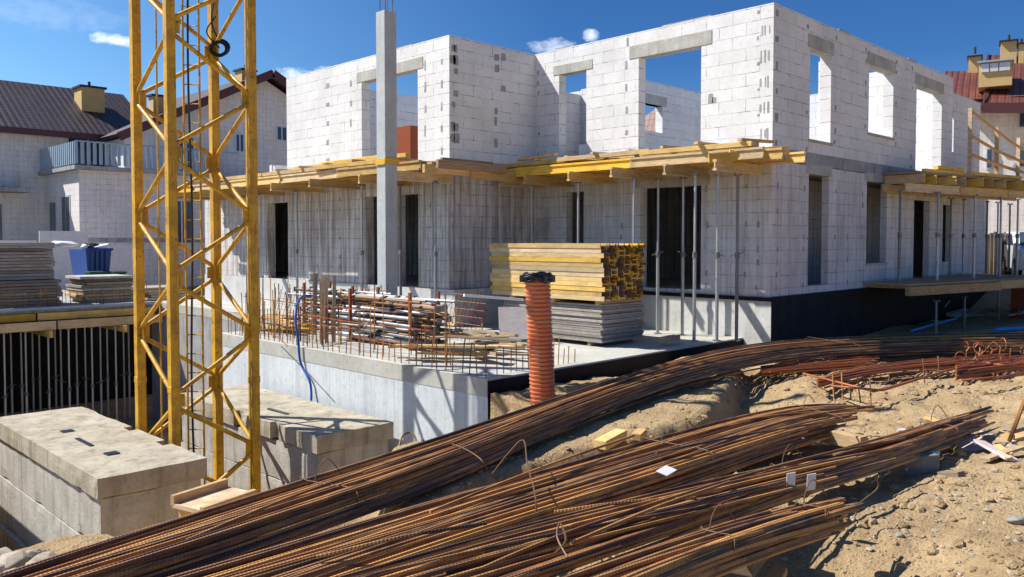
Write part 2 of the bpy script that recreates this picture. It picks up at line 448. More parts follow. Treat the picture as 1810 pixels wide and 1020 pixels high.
xs = axis([(-400, -60, 60), (-60, -12, 8), (-12, -2, 1), (-2, 0, .25), (0, 1.5, .1), (1.5, 7.86, .05), (7.86, 7.88, .02), (7.88, 16, .08), (16, 27, .2), (27, 40, 1), (40, 100, 10), (100, 600, 80)])
ys = axis([(-400, -60, 60), (-60, -8, 8), (-8, 0, .5), (0, 5, .05), (5, 8.3, .07), (8.3, 8.34, .04), (8.34, 10, .3), (10, 45, .8), (45, 100, 10), (100, 600, 80)])
mb = MB()
mb.v = [(x, y, G(x, y)) for y in ys for x in xs]
nx = len(xs)
mb.f = [(j*nx+i, j*nx+i+1, (j+1)*nx+i+1, (j+1)*nx+i) for j in range(len(ys)-1) for i in range(nx-1)]
g = mb.build('ground', M['sand'], smooth=True); g['kind'] = 'structure'

# pebbles and clods lying on the sand
def rockverts(r, seed, sub=0):
    rnd = random.Random(seed); vs = []
    t = (1+5**.5)/2
    base = [(-1,t,0),(1,t,0),(-1,-t,0),(1,-t,0),(0,-1,t),(0,1,t),(0,-1,-t),(0,1,-t),(t,0,-1),(t,0,1),(-t,0,-1),(-t,0,1)]
    fs = [(0,11,5),(0,5,1),(0,1,7),(0,7,10),(0,10,11),(1,5,9),(5,11,4),(11,10,2),(10,7,6),(7,1,8),(3,9,4),(3,4,2),(3,2,6),(3,6,8),(3,8,9),(4,9,5),(2,4,11),(6,2,10),(8,6,7),(9,8,1)]
    sx, sy, sz = rnd.uniform(.7, 1.3), rnd.uniform(.7, 1.3), rnd.uniform(.45, .8)
    for b in base:
        k = r/1.9*rnd.uniform(.75, 1.2); vs.append(Vector((b[0]*k*sx, b[1]*k*sy, b[2]*k*sz)))
    q = Matrix.Rotation(rnd.uniform(0, 6), 3, 'Z')
    return [q @ v for v in vs], fs
mb = MB(); rr = random.Random(5)
for i in range(9000):
    d = 3.6+rr.random()**1.6*13; c = rr.uniform(-.5, .72)*d
    x = (d+c)*R2; y = (d-c)*R2
    if y > 7.7 or (x < 7.8 and y > pit_edge(x)): continue
    r = .005+.024*rr.random()**5
    vs, fs = rockverts(r, i); z = G(x, y)
    mb.add([v+Vector((x, y, z+r*.15)) for v in vs], fs)
o = mb.build('gravel', M['stone']); o['kind'] = 'stuff'; tag(o, 'small pebbles and clods strewn over the sandy soil', 'gravel')

mb = MB(); rr = random.Random(6)
for i in range(3600):
    d = 3.4+rr.random()**1.3*10; c = rr.uniform(-.1, .72)*d
    x = (d+c)*R2; y = (d-c)*R2
    if y > 7.6 or (x < 7.8 and y > pit_edge(x)): continue
    if noise.noise(Vector((x*.9, y*.9, 3))) < -.08 and rr.random() < .8: continue
    r = .012+(.05 if rr.random() < .96 else .10)*rr.random()**3.2
    vs, fs = rockverts(r, i+9000); z = G(x, y)
    mb.add([v+Vector((x, y, z+r*.1)) for v in vs], fs)
o = mb.build('soil_clods', M['sand']); o['kind'] = 'stuff'; tag(o, 'broken sandy clods scattered over the churned ground', 'soil')

# ------------------------------------------------------------ concrete basement slab and pit walls
ter = thing('basement_structure', 'pale concrete basement wall with flat slab top and rusty starter bars beside the pit', 'basement', (7.9, 8.38, ZT-3))

YT0 = 8.38; YT1 = 16.6; XT = 7.9
mb = MB()
mb.box(XT+.012, XA-.02, YT0+.012, YT1, ZT-.25, ZT)
mb.build('slab', M['terr'], ter, bevel=.01)
mb = MB(); mb.box(10.5, 30, YT1+.003, 26.8, ZT-.25, ZT-.003); mb.build('slab', M['terr'], ter)
mb = MB(); mb.box(XT, XT+.25, YT0, YT1, -4.8, ZT-.255); mb.build('retaining_wall', M['pitwall'], ter)
mb = MB(); mb.box(XT-.006, XT+.011, YT0+.003, YT1-.003, ZT-.252, ZT-.002); mb.build('slab_edge', M['terr'], ter)
mb = MB(); mb.box(10.5, 10.75, YT1+.005, 26.8, -4.8, ZT-.26); mb.build('retaining_wall', M['slab'], ter)
mb = MB(); mb.box(XT+.255, 10.5, YT1-.25, YT1-.01, -4.8, ZT-.26); mb.build('retaining_wall', M['slab'], ter)
mb = MB(); mb.box(XT+.26, XA+.1, YT0-.004, YT0+.2, -3.0, ZT-.253); mb.box(XT-.002, XT+.255, YT0-.006, YT0-.001, -3.0, ZT-.03); mb.box(XT+.26, XA, YT0-.006, YT0+.008, ZT-.252, ZT-.03)
mb.build('waterproofing', M['tar'], ter)
rr = random.Random(3); cnt = 0
for i in range(46):      # starter bars along the pit edge
    y = YT0+.15+i*.175+rr.uniform(-.03, .03); x = XT+.09+rr.uniform(-.02, .02)
    h = rr.choice([.32, .38, .42, .48, .8])+rr.uniform(-.05, .05)
    l = Vector((rr.uniform(-.04, .04), rr.uniform(-.05, .05), 0))
    MB().tube([(x, y, ZT-.05), Vector((x, y, ZT+h*.6))+l*.4, Vector((x, y, ZT+h))+l], .009, 5, uv=True).build('starter_bar', M['rust'], ter)
for i in range(70):
    y = rr.choice([rr.uniform(9.2, 16.4), rr.uniform(13, 16.4)]); x = XT+.3+rr.uniform(0, .5); h = rr.uniform(.5, 1.25)
    MB().tube([(x, y, ZT-.05), (x+rr.uniform(-.03, .03), y+rr.uniform(-.04, .04), ZT+h)], .009, 5, uv=True).build('starter_bar', M['rust'], ter)
for i in range(14):
    x = XT+.4+i*.13+rr.uniform(-.03, .03)
    MB().tube([(x, YT0+.2, ZT-.05), (x+rr.uniform(-.03, .03), YT0+.2, ZT+rr.uniform(.2, .45))], .008, 5, uv=True).build('starter_bar', M['rust'], ter)
for (ya, yb, zz, xx) in ((9.3, 14.2, .55, 8.15), (10.2, 15.8, .28, 8.2), (11, 16.2, .75, 8.3), (9.0, 12.4, .2, 8.4), (12, 16.3, .42, 8.12)):
    MB().tube(crspline([(xx, ya, ZT+zz), (xx+.02, (ya+yb)/2, ZT+zz-.03), (xx-.03, yb, ZT+zz+.02)], 4), .009, 5, uv=True).build('distribution_bar', M['rustO'], ter)
# left deck beyond the pit
dl = thing('pit_deck', 'long concrete deck on yellow beams spanning the dark basement beyond the crane', 'deck', (0, 26, ZT-.25))
mb = MB(); mb.box(-6, 10.48, 26, 37, ZT-.12, ZT); mb.build('slab', M['slab'], dl)
mb = MB(); mb.box(-6, 10.4, 25.9, 25.985, ZT-.02, ZT+.05); mb.build('edge_strip', M['lightblue'], dl)
x = -6
while x < 10:
    MB().beam((x, 25.93, ZT-.22), (min(x+3.2, 10.4), 25.93, ZT-.22), .08, .2).build('joist', M['beam'] if random.random() < .6 else M['beamP'], dl, bevel=.006); x += 3.25
x = -5
while x < 10:
    MB().beam((x, 25.72, ZT-.46), (min(x+4.1, 10.4), 25.72, ZT-.46), .12, .24).build('bearer', M['beamP'], dl, bevel=.006); x += 4.15
for x in (2.8, 5.0, 7.2, 9.2):
    MB().beam((x, 25.4, ZT-.68), (x, 28, ZT-.68), .1, .2).build('cross_bearer', M['beam'], dl, bevel=.006)
mb = MB(); mb.box(-6, 16, 31, 31.3, -4.9, ZT-.27); mb.box(-6.3, -6, 26.2, 31.3, -4.9, ZT-.13); mb.build('back_wall', M['tar'], dl)  # near-black coat puts the basement's shade into the back wall colour
for i in range(60):
    x = 3.2+i*.118+rr.uniform(-.03, .03)
    MB().tube([(x, 26.15, ZT-.05), (x+rr.uniform(-.05, .05), 26.15, ZT+rr.uniform(.35, .7))], .008, 4, uv=True).build('starter_bar', M['rust'], dl)

# ------------------------------------------------------------ the unfinished house
H = thing('unfinished_house', 'white two storey house shell of aerated blocks without a roof', 'house', (XA, YS, 0))
# openings
bigA = (YA(1238), YA(1128)); winA = (YA(1036), YA(988))
ztA = zx(1180, 92, XA); ztW = zx(1015, 127, XA)
dB = (YBp(739), YBp(640)); ztB = zx(690, 133, XB)
def W_(axis, c0, c1, a0, a1, z0, z1, holes, mat, name='wall'):
    return holed(MB(), axis, c0, c1, a0, a1, z0, z1, holes).build(name, M[mat], H)
# upper storey
wU_a = W_('x', XA, XA+T, YS, YB-.003, ZU, ZTOP, [(bigA[0], bigA[1], ZU, ztA), (winA[0], winA[1], ZU, ztW)], 'blockU')
wU_b = W_('x', XB, XB+T, YB, YL, ZU, ZTOP, [(dB[0], dB[1], ZU, ztB)], 'blockU')
wx0, wx1 = ony(1137, 200, YB).x, ony(1171, 200, YB).x
wU_e = W_('y', YB, YB+T, XB+T+.002, XBACK, ZU, ZTOP-.002, [(wx0, wx1, zy(1150, 232, YB), zy(1150, 184, YB)), (15.7, 17.6, 4.9, ZTOP)], 'blockU')
MB().box(wx0-.2, wx1+.2, YB-.01, YB+T-.03, zy(1150, 184, YB), zy(1150, 184, YB)+.28).build('lintel', M['lintel'], H)
sideU = [(XS(1430), XS(1467), zy(1450, 250, YS), zy(1430, 83, YS)), (XS(1534), XS(1577), zy(1550, 238, YS), zy(1534, 112, YS)),
         (XS(1618), XS(1663), ZU, zy(1618, 148, YS))]
wU_s = W_('y', YS+.002, YS+T, XA+T+.002, XE, ZU, ZTOP-.002, sideU, 'blockU')
W_('y', YS+.3, YS+.3+T, XE+.002, XE+3.6, ZU, ZTOP-.25, [(XE+.5, XE+1.1, 3.7, 5.0)], 'blockU')
W_('x', XE-T-.02, XE-.02, YS+T+.003, YB-.01, ZU, ZTOP-.003, [], 'blockU')
W_('x', 19.35, 19.6, YS+T+.003, 8.95, ZU, ZTOP-.3, [], 'blockU')
W_('x', 22.3, 22.55, YS+T+.003, 10.2, ZU, ZTOP-.15, [], 'blockU')
W_('x', 16.7, 16.95, 12.55, YB-.003, ZU, 5.05, [], 'blockU')
W_('y', YL-T, YL-.002, XB+T+.002, 19, ZU, ZTOP-.004, [], 'blockU')
W_('x', 18.7, 18.95, YB+T+.003, YL-T-.003, ZU, ZTOP-.2, [(15.2, 16.4, ZU, 4.9)], 'blockU')
W_('y', 17.4, 17.65, 14.6, 18.7, ZU, 5.0, [], 'blockU')
# floor slab and ring beam
mb = MB(); mb.box(XA-.004, XE+3.6, YS-.004, YB, ZF+.01, ZU-.002); mb.box(XB-.004, XE, YB+.003, YLL, ZF+.01, ZU-.003); mb.build('floor_slab', M['slab'], H)
# ground storey
gbig = (YA(1240), YA(1132)); gdoor = (YA(1032), YA(1000))
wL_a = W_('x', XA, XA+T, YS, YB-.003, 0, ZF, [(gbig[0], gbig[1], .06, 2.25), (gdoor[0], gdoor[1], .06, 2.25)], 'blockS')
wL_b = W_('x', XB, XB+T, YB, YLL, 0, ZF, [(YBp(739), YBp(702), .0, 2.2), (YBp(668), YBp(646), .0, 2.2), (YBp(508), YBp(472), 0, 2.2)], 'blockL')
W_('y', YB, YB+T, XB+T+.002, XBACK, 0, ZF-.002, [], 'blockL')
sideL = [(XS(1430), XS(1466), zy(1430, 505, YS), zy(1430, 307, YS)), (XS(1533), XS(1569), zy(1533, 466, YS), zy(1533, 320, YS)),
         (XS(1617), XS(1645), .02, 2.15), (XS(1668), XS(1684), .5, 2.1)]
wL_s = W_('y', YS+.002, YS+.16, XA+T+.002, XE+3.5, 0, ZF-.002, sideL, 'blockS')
W_('y', 9.7, 9.95, XA+T+1.7, XE+3.45, 0, ZF-.01, [], 'blockS')  # inner wall added to keep the ground storey openings dark
W_('x', 16.2, 16.45, YB+T+.003, YLL-.3, 0, ZF, [(15.6, 16.5, 0, 2.1)], 'blockL')
W_('y', YLL-T-.01, YLL-.01, XB+T+.002, 22, 0, ZF, [], 'blockL')
W_('x', XE+3.51, XE+3.75, YS+.1, YB, 0, ZF, [], 'blockS')
# foundation
mb = MB(); mb.box(XA-.03, XE+3.5, YS-.03, YB-.2, ZT-.9, -.005); mb.box(XB-.03, XE, YB+.003-.2, YLL, ZT-.9, -.008); mb.build('foundation', M['found'], H)
mb = MB(); mb.box(XA-.045, XE+3.5, YS-.045, YS-.032, ZT-1.5, -.07); mb.build('waterproofing', M['tar'], H)
mb = MB(); mb.box(XA-.05, XA-.034, YS-.04, YB-.21, -.09, -.012); mb.box(XA-.05, XE+2, YS-.06, YS-.046, -.11, .0); mb.build('damp_course', M['tar'], H)
# lintels
def lintelx(X, a, b, z, h=.26, ov=.22):
    MB().box(X-.012, X+T-.02, a-ov, b+ov, z-.004, z+h).build('lintel', M['lintel'], H, bevel=.006)
def lintely(a, b, z, h=.26, ov=.16):
    MB().box(a-ov, b+ov, YS-.01, YS+T-.02, z-.004, z+h).build('lintel', M['lintel'], H, bevel=.006)
lintelx(XA, *bigA, ztA, .28, .25); lintelx(XA, *winA, ztW, .22, .18); lintelx(XB, *dB, ztB, .26, .2)
for s_ in sideU: lintely(s_[0], s_[1], s_[3], .28, .12)
for s_ in sideL[:2]: lintely(s_[0], s_[1], s_[3], .2, .12)
lintelx(XA, *gbig, 2.25, .2, .2)
# sills
for s_ in (sideU[1], sideL[1], sideU[0]): MB().box(s_[0]-.05, s_[1]+.05, YS-.04, YS+T-.03, s_[2]-.05, s_[2]+.004).build('sill', M['lintel'], H, bevel=.005)
# mortar patches: toothed joints and chips standing 3 mm proud
PATCH = {}
def patches(plane, c, a, z0, z1, step, w, h, seed, jit=.02, p=1.):
    rnd = random.Random(seed); z = z0
    wall = (wU_a if z0 > 2.8 else wL_a) if (plane == 'x' and c == XA) else (wU_b if z0 > 2.8 else wL_b) if plane == 'x' else wU_e if c == YB else (wU_s if z0 > 2.8 else wL_s)
    m_ = PATCH.setdefault(wall.name, MB())
    while z < z1-h:
        if rnd.random() < p:
            aa = a+rnd.uniform(-jit, jit); ww = w*rnd.uniform(.55, 1.2)/2; hh = h*rnd.uniform(.6, 1.1)/2; zc = z+h/2
            pts = [(aa+sx*ww*rnd.uniform(.8, 1.15), zc+sz*hh*rnd.uniform(.85, 1.1)) for sx, sz in ((-1, -1), (0, -1.02), (1, -1), (1.05, 0), (1, 1), (0, 1.03), (-1, 1), (-1.05, 0))]
            k = 8; o_ = c-.004
            vs = [(o_, q, r) if plane == 'x' else (q, o_, r) for q, r in pts]+[(c+.02, q, r) if plane == 'x' else (q, c+.02, r) for q, r in pts]
            m_.add(vs, [tuple(range(k)), tuple(range(k, 2*k))[::-1]]+[(i, (i+1) % k, k+(i+1) % k, k+i) for i in range(k)])
        z += step
def merge_patches():
    for nm, m_ in PATCH.items():
        ob = bpy.data.objects[nm]; me = ob.data; off = WORLD[H.name]
        v0 = [v.co[:] for v in me.vertices]; f0 = [tuple(p.vertices) for p in me.polygons]; n = len(v0)
        new = bpy.data.meshes.new(me.name); mats = list(me.materials)
        new.from_pydata(v0+[tuple(Vector(v)-off) for v in m_.v], [], f0+[tuple(i+n for i in f) for f in m_.f])
        for m in mats: new.materials.append(m)
        new.materials.append(M['mortar'])
        new.polygons.foreach_set('material_index', [0]*len(f0)+[1]*len(m_.f)); ob.data = new
for px_ in (1344, 1350, 1356): patches('x', XA, YA(px_), ZU+.15, ZTOP, .5, .035, .22, px_)
patches('x', XA, YA(1338), ZU+.1, ZTOP, .5, .05, .07, 11)
patches('x', XA, YA(1107), ZU, ZTOP, .5, .07, .18, 12, p=.8)
patches('x', XA, YA(1256), 3.9, ZTOP, .5, .12, .2, 13, p=.6)
patches('x', XA, YA(1262), 3.9, ZTOP, .25, .1, .12, 13, p=.6)
patches('x', XB, YBp(580), ZU+.2, ZTOP, .5, .16, .16, 14)
patches('x', XB, YBp(752), ZU+.1, ZTOP, .5, .08, .22, 15, p=.8)
patches('x', XB, YBp(781), ZU+.1, ZTOP, .5, .08, .2, 16)
patches('x', XB, YBp(621), ZU+.1, ZTOP, .5, .07, .18, 17, p=.8)
patches('y', YS, XS(1371), ZU, ZTOP, .5, .12, .16, 18, p=.8)
for px_, sd in ((1425, 1), (1475, 2), (1528, 3), (1582, 4), (1610, 5)): patches('y', YS, XS(px_), ZU, ZTOP, .25, .07, .12, 20+sd, p=.4)
def pB(px): return ony(px, 200, YB).x
for px_, sd in ((801, 1), (806, 6), (877, 2), (889, 3)): patches('y', YB, pB(px_), 3.3 if sd != 3 else 4.6, ZTOP-.1, .25, .14, .2, 30+sd, p=.6)
patches('x', XA, YA(952), ZU, ZTOP, .25, .06, .1, 41, p=.5)
for px_ in (1340, 1318, 1250, 1100, 1060): patches('x', XA, YA(px_), .1, 2.3, .25, .05, .14, px_, p=.45)
for px_ in (1375, 1422, 1478, 1500, 1525): patches('y', YS, XS(px_), .1, 2.6, .25, .06, .14, px_, p=.4)
for px_ in (800, 760, 600, 560): patches('x', XB, YBp(px_), .1, 2.4, .25, .05, .12, px_, p=.4)
merge_patches()
# some uneven blocks along the wall tops
rr = random.Random(9)
for (ax, c, a0, a1) in (('x', XA, 9.2, 10.4), ('x', XA, 12.9, 13.5), ('x', XB, 15.5, 16.1), ('y', YS, 17.9, 18.5), ('y', YS, 22., 22.6)):
    m_ = MB()
    if ax == 'x': m_.box(c+.01, c+T-.01, a0, a1, ZTOP, ZTOP+.03)
    else: m_.box(a0, a1, c+.01, c+T-.01, ZTOP-.002, ZTOP+.03)
    m_.build('levelling_bed', M['mortar'], H)
# loose blocks / bricks inside upper floor
b0 = onx(713, 240, XB+1.6)
bp = thing('brick_pallet', 'pallet of red bricks standing inside the upper doorway', 'bricks', (b0.x, b0.y, ZU))
MB().box(b0.x, b0.x+.6, b0.y-.3, b0.y+.3, ZU+.12, ZU+1.25).build('brick_stack', M['brick'], bp)
m_ = MB()
for k in range(3): m_.box(b0.x-.02, b0.x+.62, b0.y-.32+k*.27, b0.y-.22+k*.27, ZU, ZU+.1)
m_.box(b0.x-.02, b0.x+.62, b0.y-.32, b0.y+.32, ZU+.1, ZU+.12); m_.build('pallet', M['plank'], bp)
def slabs_lying(x, y, z, lab, n=3):
    for k in range(n):
        o_ = MB().box(x-.3, x+.3, y-.12, y+.12, z+k*.245, z+.24+k*.245).build('aerated_block', M['blockU'], org=None)
        tag(o_, '%s grey block from the bottom stacked %s' % (ORD[k], lab), 'block', 'loose blocks on the upper floor')
slabs_lying(15.6, 12.9, ZU, 'inside the small upper opening beside the deck', 2)

# ------------------------------------------------------------ formwork beams, props, decks
def hprof(h=.2, w=.08, f=.04, t=.028):
    a = w/2; b = h/2; c = t/2
    return [(-a, -b), (a, -b), (a, -b+f), (c, -b+f), (c, b-f), (a, b-f), (a, b), (-a, b), (-a, b-f), (-c, b-f), (-c, -b+f), (-a, -b+f)]
def mk_prop(name, h, label, mat='galv', collar_h=.52):
    t = thing(name, label, 'prop', (0, 0, 0), None, True)
    ch = h*collar_h
    m_ = MB(); m_.tube([(0, 0, .01), (0, 0, ch)], .034, 10); m_.build('outer_tube', M[mat], t, True)
    m_ = MB(); m_.tube([(0, 0, ch), (0, 0, h-.01)], .026, 10); m_.build('inner_tube', M[mat], t, True)
    m_ = MB(); m_.tube([(0, 0, ch-.06), (0, 0, ch+.05)], .048, 10); m_.tube([(.04, 0, ch), (.13, .04, ch-.03)], .009, 5); m_.tube([(-.04, 0, ch+.02), (-.12, -.03, ch+.05)], .009, 5)
    m_.build('collar', M['galvd'], t, True)
    MB().box(-.07, .07, -.07, .07, 0, .012).build('base_plate', M['galvd'], t)
    m_ = MB(); m_.box(-.07, .07, -.07, .07, h-.012, h); m_.box(-.06, -.05, -.04, .04, h, h+.03); m_.box(.05, .06, -.04, .04, h, h+.03); m_.build('head_plate', M['galvd'], t)
    return t
PROPS = {}
def prop(x, y, z0, z1, label, group, mat='galv', ch=.52):
    h = round(z1-z0, 2); key = (h, mat, ch)
    if key not in PROPS:
        p = mk_prop('steel_prop', h, label, mat, ch); p['group'] = group; p.location = (x, y, z0); p.rotation_euler = (0, 0, random.uniform(0, 6)); PROPS[key] = p; regkids(p); return p
    return copytree(PROPS[key], (x, y, z0), random.uniform(0, 6), label, group)

def deck(name, label, x0, x1, y0, y1, z, joist_axis, nj, bear, overhang=.35, seed=1, extras=0):
    """joists along one axis on bearers along the other, boards on top"""
    rnd = random.Random(seed)
    D = thing(name, label, 'formwork deck', (x0, y0, z))
    mb_ = MB(); mb_.box(x0+.1, x1, y0+.1, y1-.05, z+.205, z+.228); mb_.build('plywood_sheet', M['plankD'], D)
    if joist_axis == 'y':
        for i in range(nj):
            x = x0+(x1-x0-.05)*i/(nj-1); a = y0; k = 0
            while a < y1:
                b = min(a+rnd.uniform(2.6, 3.4), y1+rnd.uniform(0, .2)); j = rnd.uniform(-.05, .05)
                m_ = MB(); m_.prism(hprof(), (x+j, a-rnd.uniform(.05, .3), z+.1), (x+j+rnd.uniform(-.06, .06), b, z+.1+rnd.uniform(-.0, .0))); m_.build('joist', M['beam'] if rnd.random() < .55 else M['beamP'], D)
                a = b+.02
        for (yb, xe) in bear:
            MB().prism(hprof(), (x0-xe, yb, z-.1), (x1, yb, z-.1)).build('bearer', M['beamP'] if rnd.random() < .5 else M['beam'], D)
    else:
        for i in range(nj):
            y = y0+(y1-y0-.05)*i/(nj-1)
            m_ = MB(); m_.prism(hprof(), (x0+.1, y, z+.1), (x1, y+rnd.uniform(-.1, .1), z+.1)); m_.build('joist', M['beam'] if rnd.random() < .6 else M['beamP'], D)
    return D
# deck A (in front of the recessed facade)
YA0, YA1 = 7.35, 14.0
XDA = 13.58
deck('balcony_deck', 'yellow beam formwork deck on steel props in front of the large upper opening', XDA, XA-.08, YA0, YA1, ZF-.1, 'y', 5,
     [(8.0, .42), (9.2, .25), (10.3, .5), (11.6, .3), (12.9, .3), (13.8, .2)], seed=4)
# loose beams and planks lying on deck A
rr = random.Random(21)
def lay(name, a, b, w, h, mat, label, cat, group, prof=False, roll=0, bevel=.004):
    m_ = MB()
    if prof: m_.prism(hprof(), a, b)
    else: m_.beam(a, b, w, h, roll)
    c = (Vector(a)+Vector(b))/2
    o_ = m_.build(name, M[mat], org=c, bevel=bevel); tag(o_, label, cat, group); return o_
zA = ZF-.1+.228
for i, (x, ya, yb, dz, mt) in enumerate([(13.63, 7.5, 9.9, .0, 'beam'), (13.6, 9.7, 12.2, .03, 'beamP'), (13.66, 12.0, 14.0, .0, 'beam'), (13.82, 7.7, 10.6, .0, 'beamP'), (13.84, 10.4, 13.4, .02, 'beam'), (13.95, 7.6, 10.4, .02, 'beamP'), (14.0, 10.5, 13.4, .0, 'beam'), (14.35, 8.2, 11.4, .02, 'beamP')]):
    lay('timber_beam', (x, ya, zA+.05+dz), (x+rr.uniform(-.12, .12), yb, zA+.05+dz), .14, .09, mt, '%s loose timber from the front edge lying on the deck below the large opening' % ORD[i], 'timber', 'loose timbers on the right deck')
for i in range(7):
    y = 7.7+i*.85
    lay('timber_batten', (13.5+rr.uniform(-.1, .1), y, zA+.13), (14.4, y+rr.uniform(-.3, .3), zA+.15), .10, .05, 'plank', '%s short cross batten from the corner end on the deck below the large opening' % ORD[i], 'batten', 'cross battens on the right deck')
lay('orange_batten', (13.6, 12.2, zA+.2), (13.7, 13.5, zA+.17), .1, .05, 'tape', 'orange brown batten on top at the far end of the deck', 'batten', None)
# extra joist ends sticking past the building corner
for i, (y_, z_) in enumerate([(7.25, 0), (7.0, .12), (7.5, .1)]):
    lay('corner_beam', (13.2+i*.3, y_+.9, zA-.2+z_*.6), (13.95+i*.28, y_+.12, zA-.12+z_*.6), .08, .16, 'beam', '%s yellow beam poking out past the corner of the house at deck level' % ORD[i], 'beam', 'beam ends at the house corner')
# deck B
XDB = 10.85; YB0, YB1 = 13.7, 25.8
deck('balcony_deck', 'long yellow beam formwork deck behind the tall concrete post', XDB, XB-.08, YB0, YB1, ZF-.1, 'y', 4,
     [(14.0, .3), (15.4, .25), (17.3, .35), (19.2, .3), (21.2, .3), (23.2, .3), (25.0, .3)], seed=8)
for i, (x, ya, yb, dz, mt) in enumerate([(10.9, 14.6, 17.5, 0, 'beam'), (10.95, 17.2, 20.4, 0, 'beamP'), (10.9, 20.2, 23.4, .0, 'beamP'), (11.2, 14.4, 17.4, .12, 'beam'), (11.3, 16.4, 19.6, .12, 'beam'), (11.55, 15.2, 18.4, .2, 'beam'), (11.5, 19.6, 22.4, .0, 'beam')]):
    lay('timber_beam', (x, ya, zA+.05+dz), (x+rr.uniform(-.1, .1), yb, zA+.05+dz), .14, .09, mt, '%s loose yellow timber from the front edge lying on the deck left of the post' % ORD[i], 'timber', 'loose timbers on the left deck')
for i in range(6):
    y = 14.8+i*1.15
    lay('timber_batten', (10.78, y, zA+.13), (11.9, y+rr.uniform(-.3, .3), zA+.14), .1, .05, 'plank', '%s short cross batten from the post on the long left deck' % ORD[i], 'batten', 'cross battens on the left deck')
# end cluster at the right end of deck B and the junction
for i, (xa, xb, y_, z_) in enumerate([(11.0, 12.9, 13.62, ZF-.05), (11.2, 13.1, 13.42, ZF+.05), (12.2, 13.5, 13.5, ZF-.12), (11.6, 13.0, 13.75, ZF+.14)]):
    lay('end_beam', (xa, y_, z_), (xb, y_-.1, z_-.02), .09, .18, 'plankD' if i % 2 else 'beamP', '%s brown beam from below at the open end of the left deck' % ORD[i], 'beam', 'beams closing the left deck end')
# deck C at the right side
XC0, XC1 = 20.3, 28.5
DC = thing('balcony_deck', 'dark timber formwork deck along the right side wall with a wooden railing above', 'formwork deck', (XC0, 6.3, ZF))
XC1 = 27.
def yfC(x): return 7.1-.2*(x-20)
def yfD(x): return 6.75-.2*(x-19.3)
def trap(x0, x1, f, z0, z1):
    q = [(x0, f(x0)), (x1, f(x1)), (x1, YS-.07), (x0, YS-.07)]
    return MB().add([(x, y, z0) for x, y in q]+[(x, y, z1) for x, y in q], [(3,2,1,0), (4,5,6,7), (0,1,5,4), (1,2,6,5), (2,3,7,6), (3,0,4,7)])
trap(XC0, XC1, yfC, ZF, ZF+.05).build('plywood_sheet', M['plankD'], DC)
for i in range(11):
    x = XC0+.15+i*.64
    MB().prism(hprof(), (x, yfC(x)-random.uniform(.05, .3), ZF-.11), (x, YS-.05, ZF-.11)).build('joist', M['beam'] if i % 3 else M['beamP'], DC)
for o_ in (.15, 1.0):
    a = XC0-.1
    while a < XC1-1:
        y0_, y1_ = min(yfC(a)+o_, YS-.1), min(yfC(a+2.3)+o_, YS-.1)
        MB().prism(hprof(), (a, y0_, ZF-.32), (a+2.3, y1_, ZF-.32)).build('bearer', M['beamP'], DC); a += 2.35
for i, (a, b, z_) in enumerate([(20.9, 23.2, 0), (23, 25.5, .02), (21.4, 22.6, .1)]):
    lay('timber_beam', (a, yfC(a)+.12, ZF+.1+z_), (b, yfC(b)+.15, ZF+.1+z_), .12, .09, 'beam', '%s yellow timber from left lying on the right side deck' % ORD[i], 'timber', 'loose timbers on the side deck')
# railing on deck C
RL = thing('wooden_railing', 'rough wooden guard railing of drooping boards above the right side deck', 'railing', (24.3, 6.5, ZU))
pts = [ony(1715, 250, 6.5).x, ony(1762, 250, 6.5).x, ony(1800, 250, 6.5).x, ony(1840, 250, 6.5).x]
for k, x in enumerate(pts): MB().beam((x, 6.5, ZF+.05), (x+.03*(k-1), 6.5, [4.35, 4.1, 4.0, 3.9][k]), .09, .06).build('post', M['plank'], RL)
for zz in ([4.25, 3.95, 3.72, 3.62], [3.65, 3.45, 3.35, 3.25], [3.2, 3.1, 3.05, 3.0]):
    MB().tube(crspline([(x, 6.45, z) for x, z in zip(pts, zz)], 4), .045, 4).build('rail', M['tape'], RL)
# platform D low on the right side
DD = thing('working_platform', 'low timber working platform beside the black basement wall at right', 'platform', (19.3, 6.4, -.2))
trap(19.3, 26.5, yfD, .08, .13).build('boards', M['plankD'], DD)
MB().beam((19.1, yfD(19.1)-.05, -.03), (23.0, yfD(23)-.05, -.03), .1, .2).build('edge_beam', M['plank'], DD)
MB().beam((23.02, yfD(23)-.05, .0), (26.6, yfD(26.6)-.05, .0), .1, .2).build('edge_beam', M['beamP'], DD)
for i in range(7): MB().beam((19.5+i*1.1, yfD(19.5+i*1.1)+.02, .04), (19.5+i*1.1, YS-.1, .04), .08, .06).build('cross_beam', M['plank'], DD)

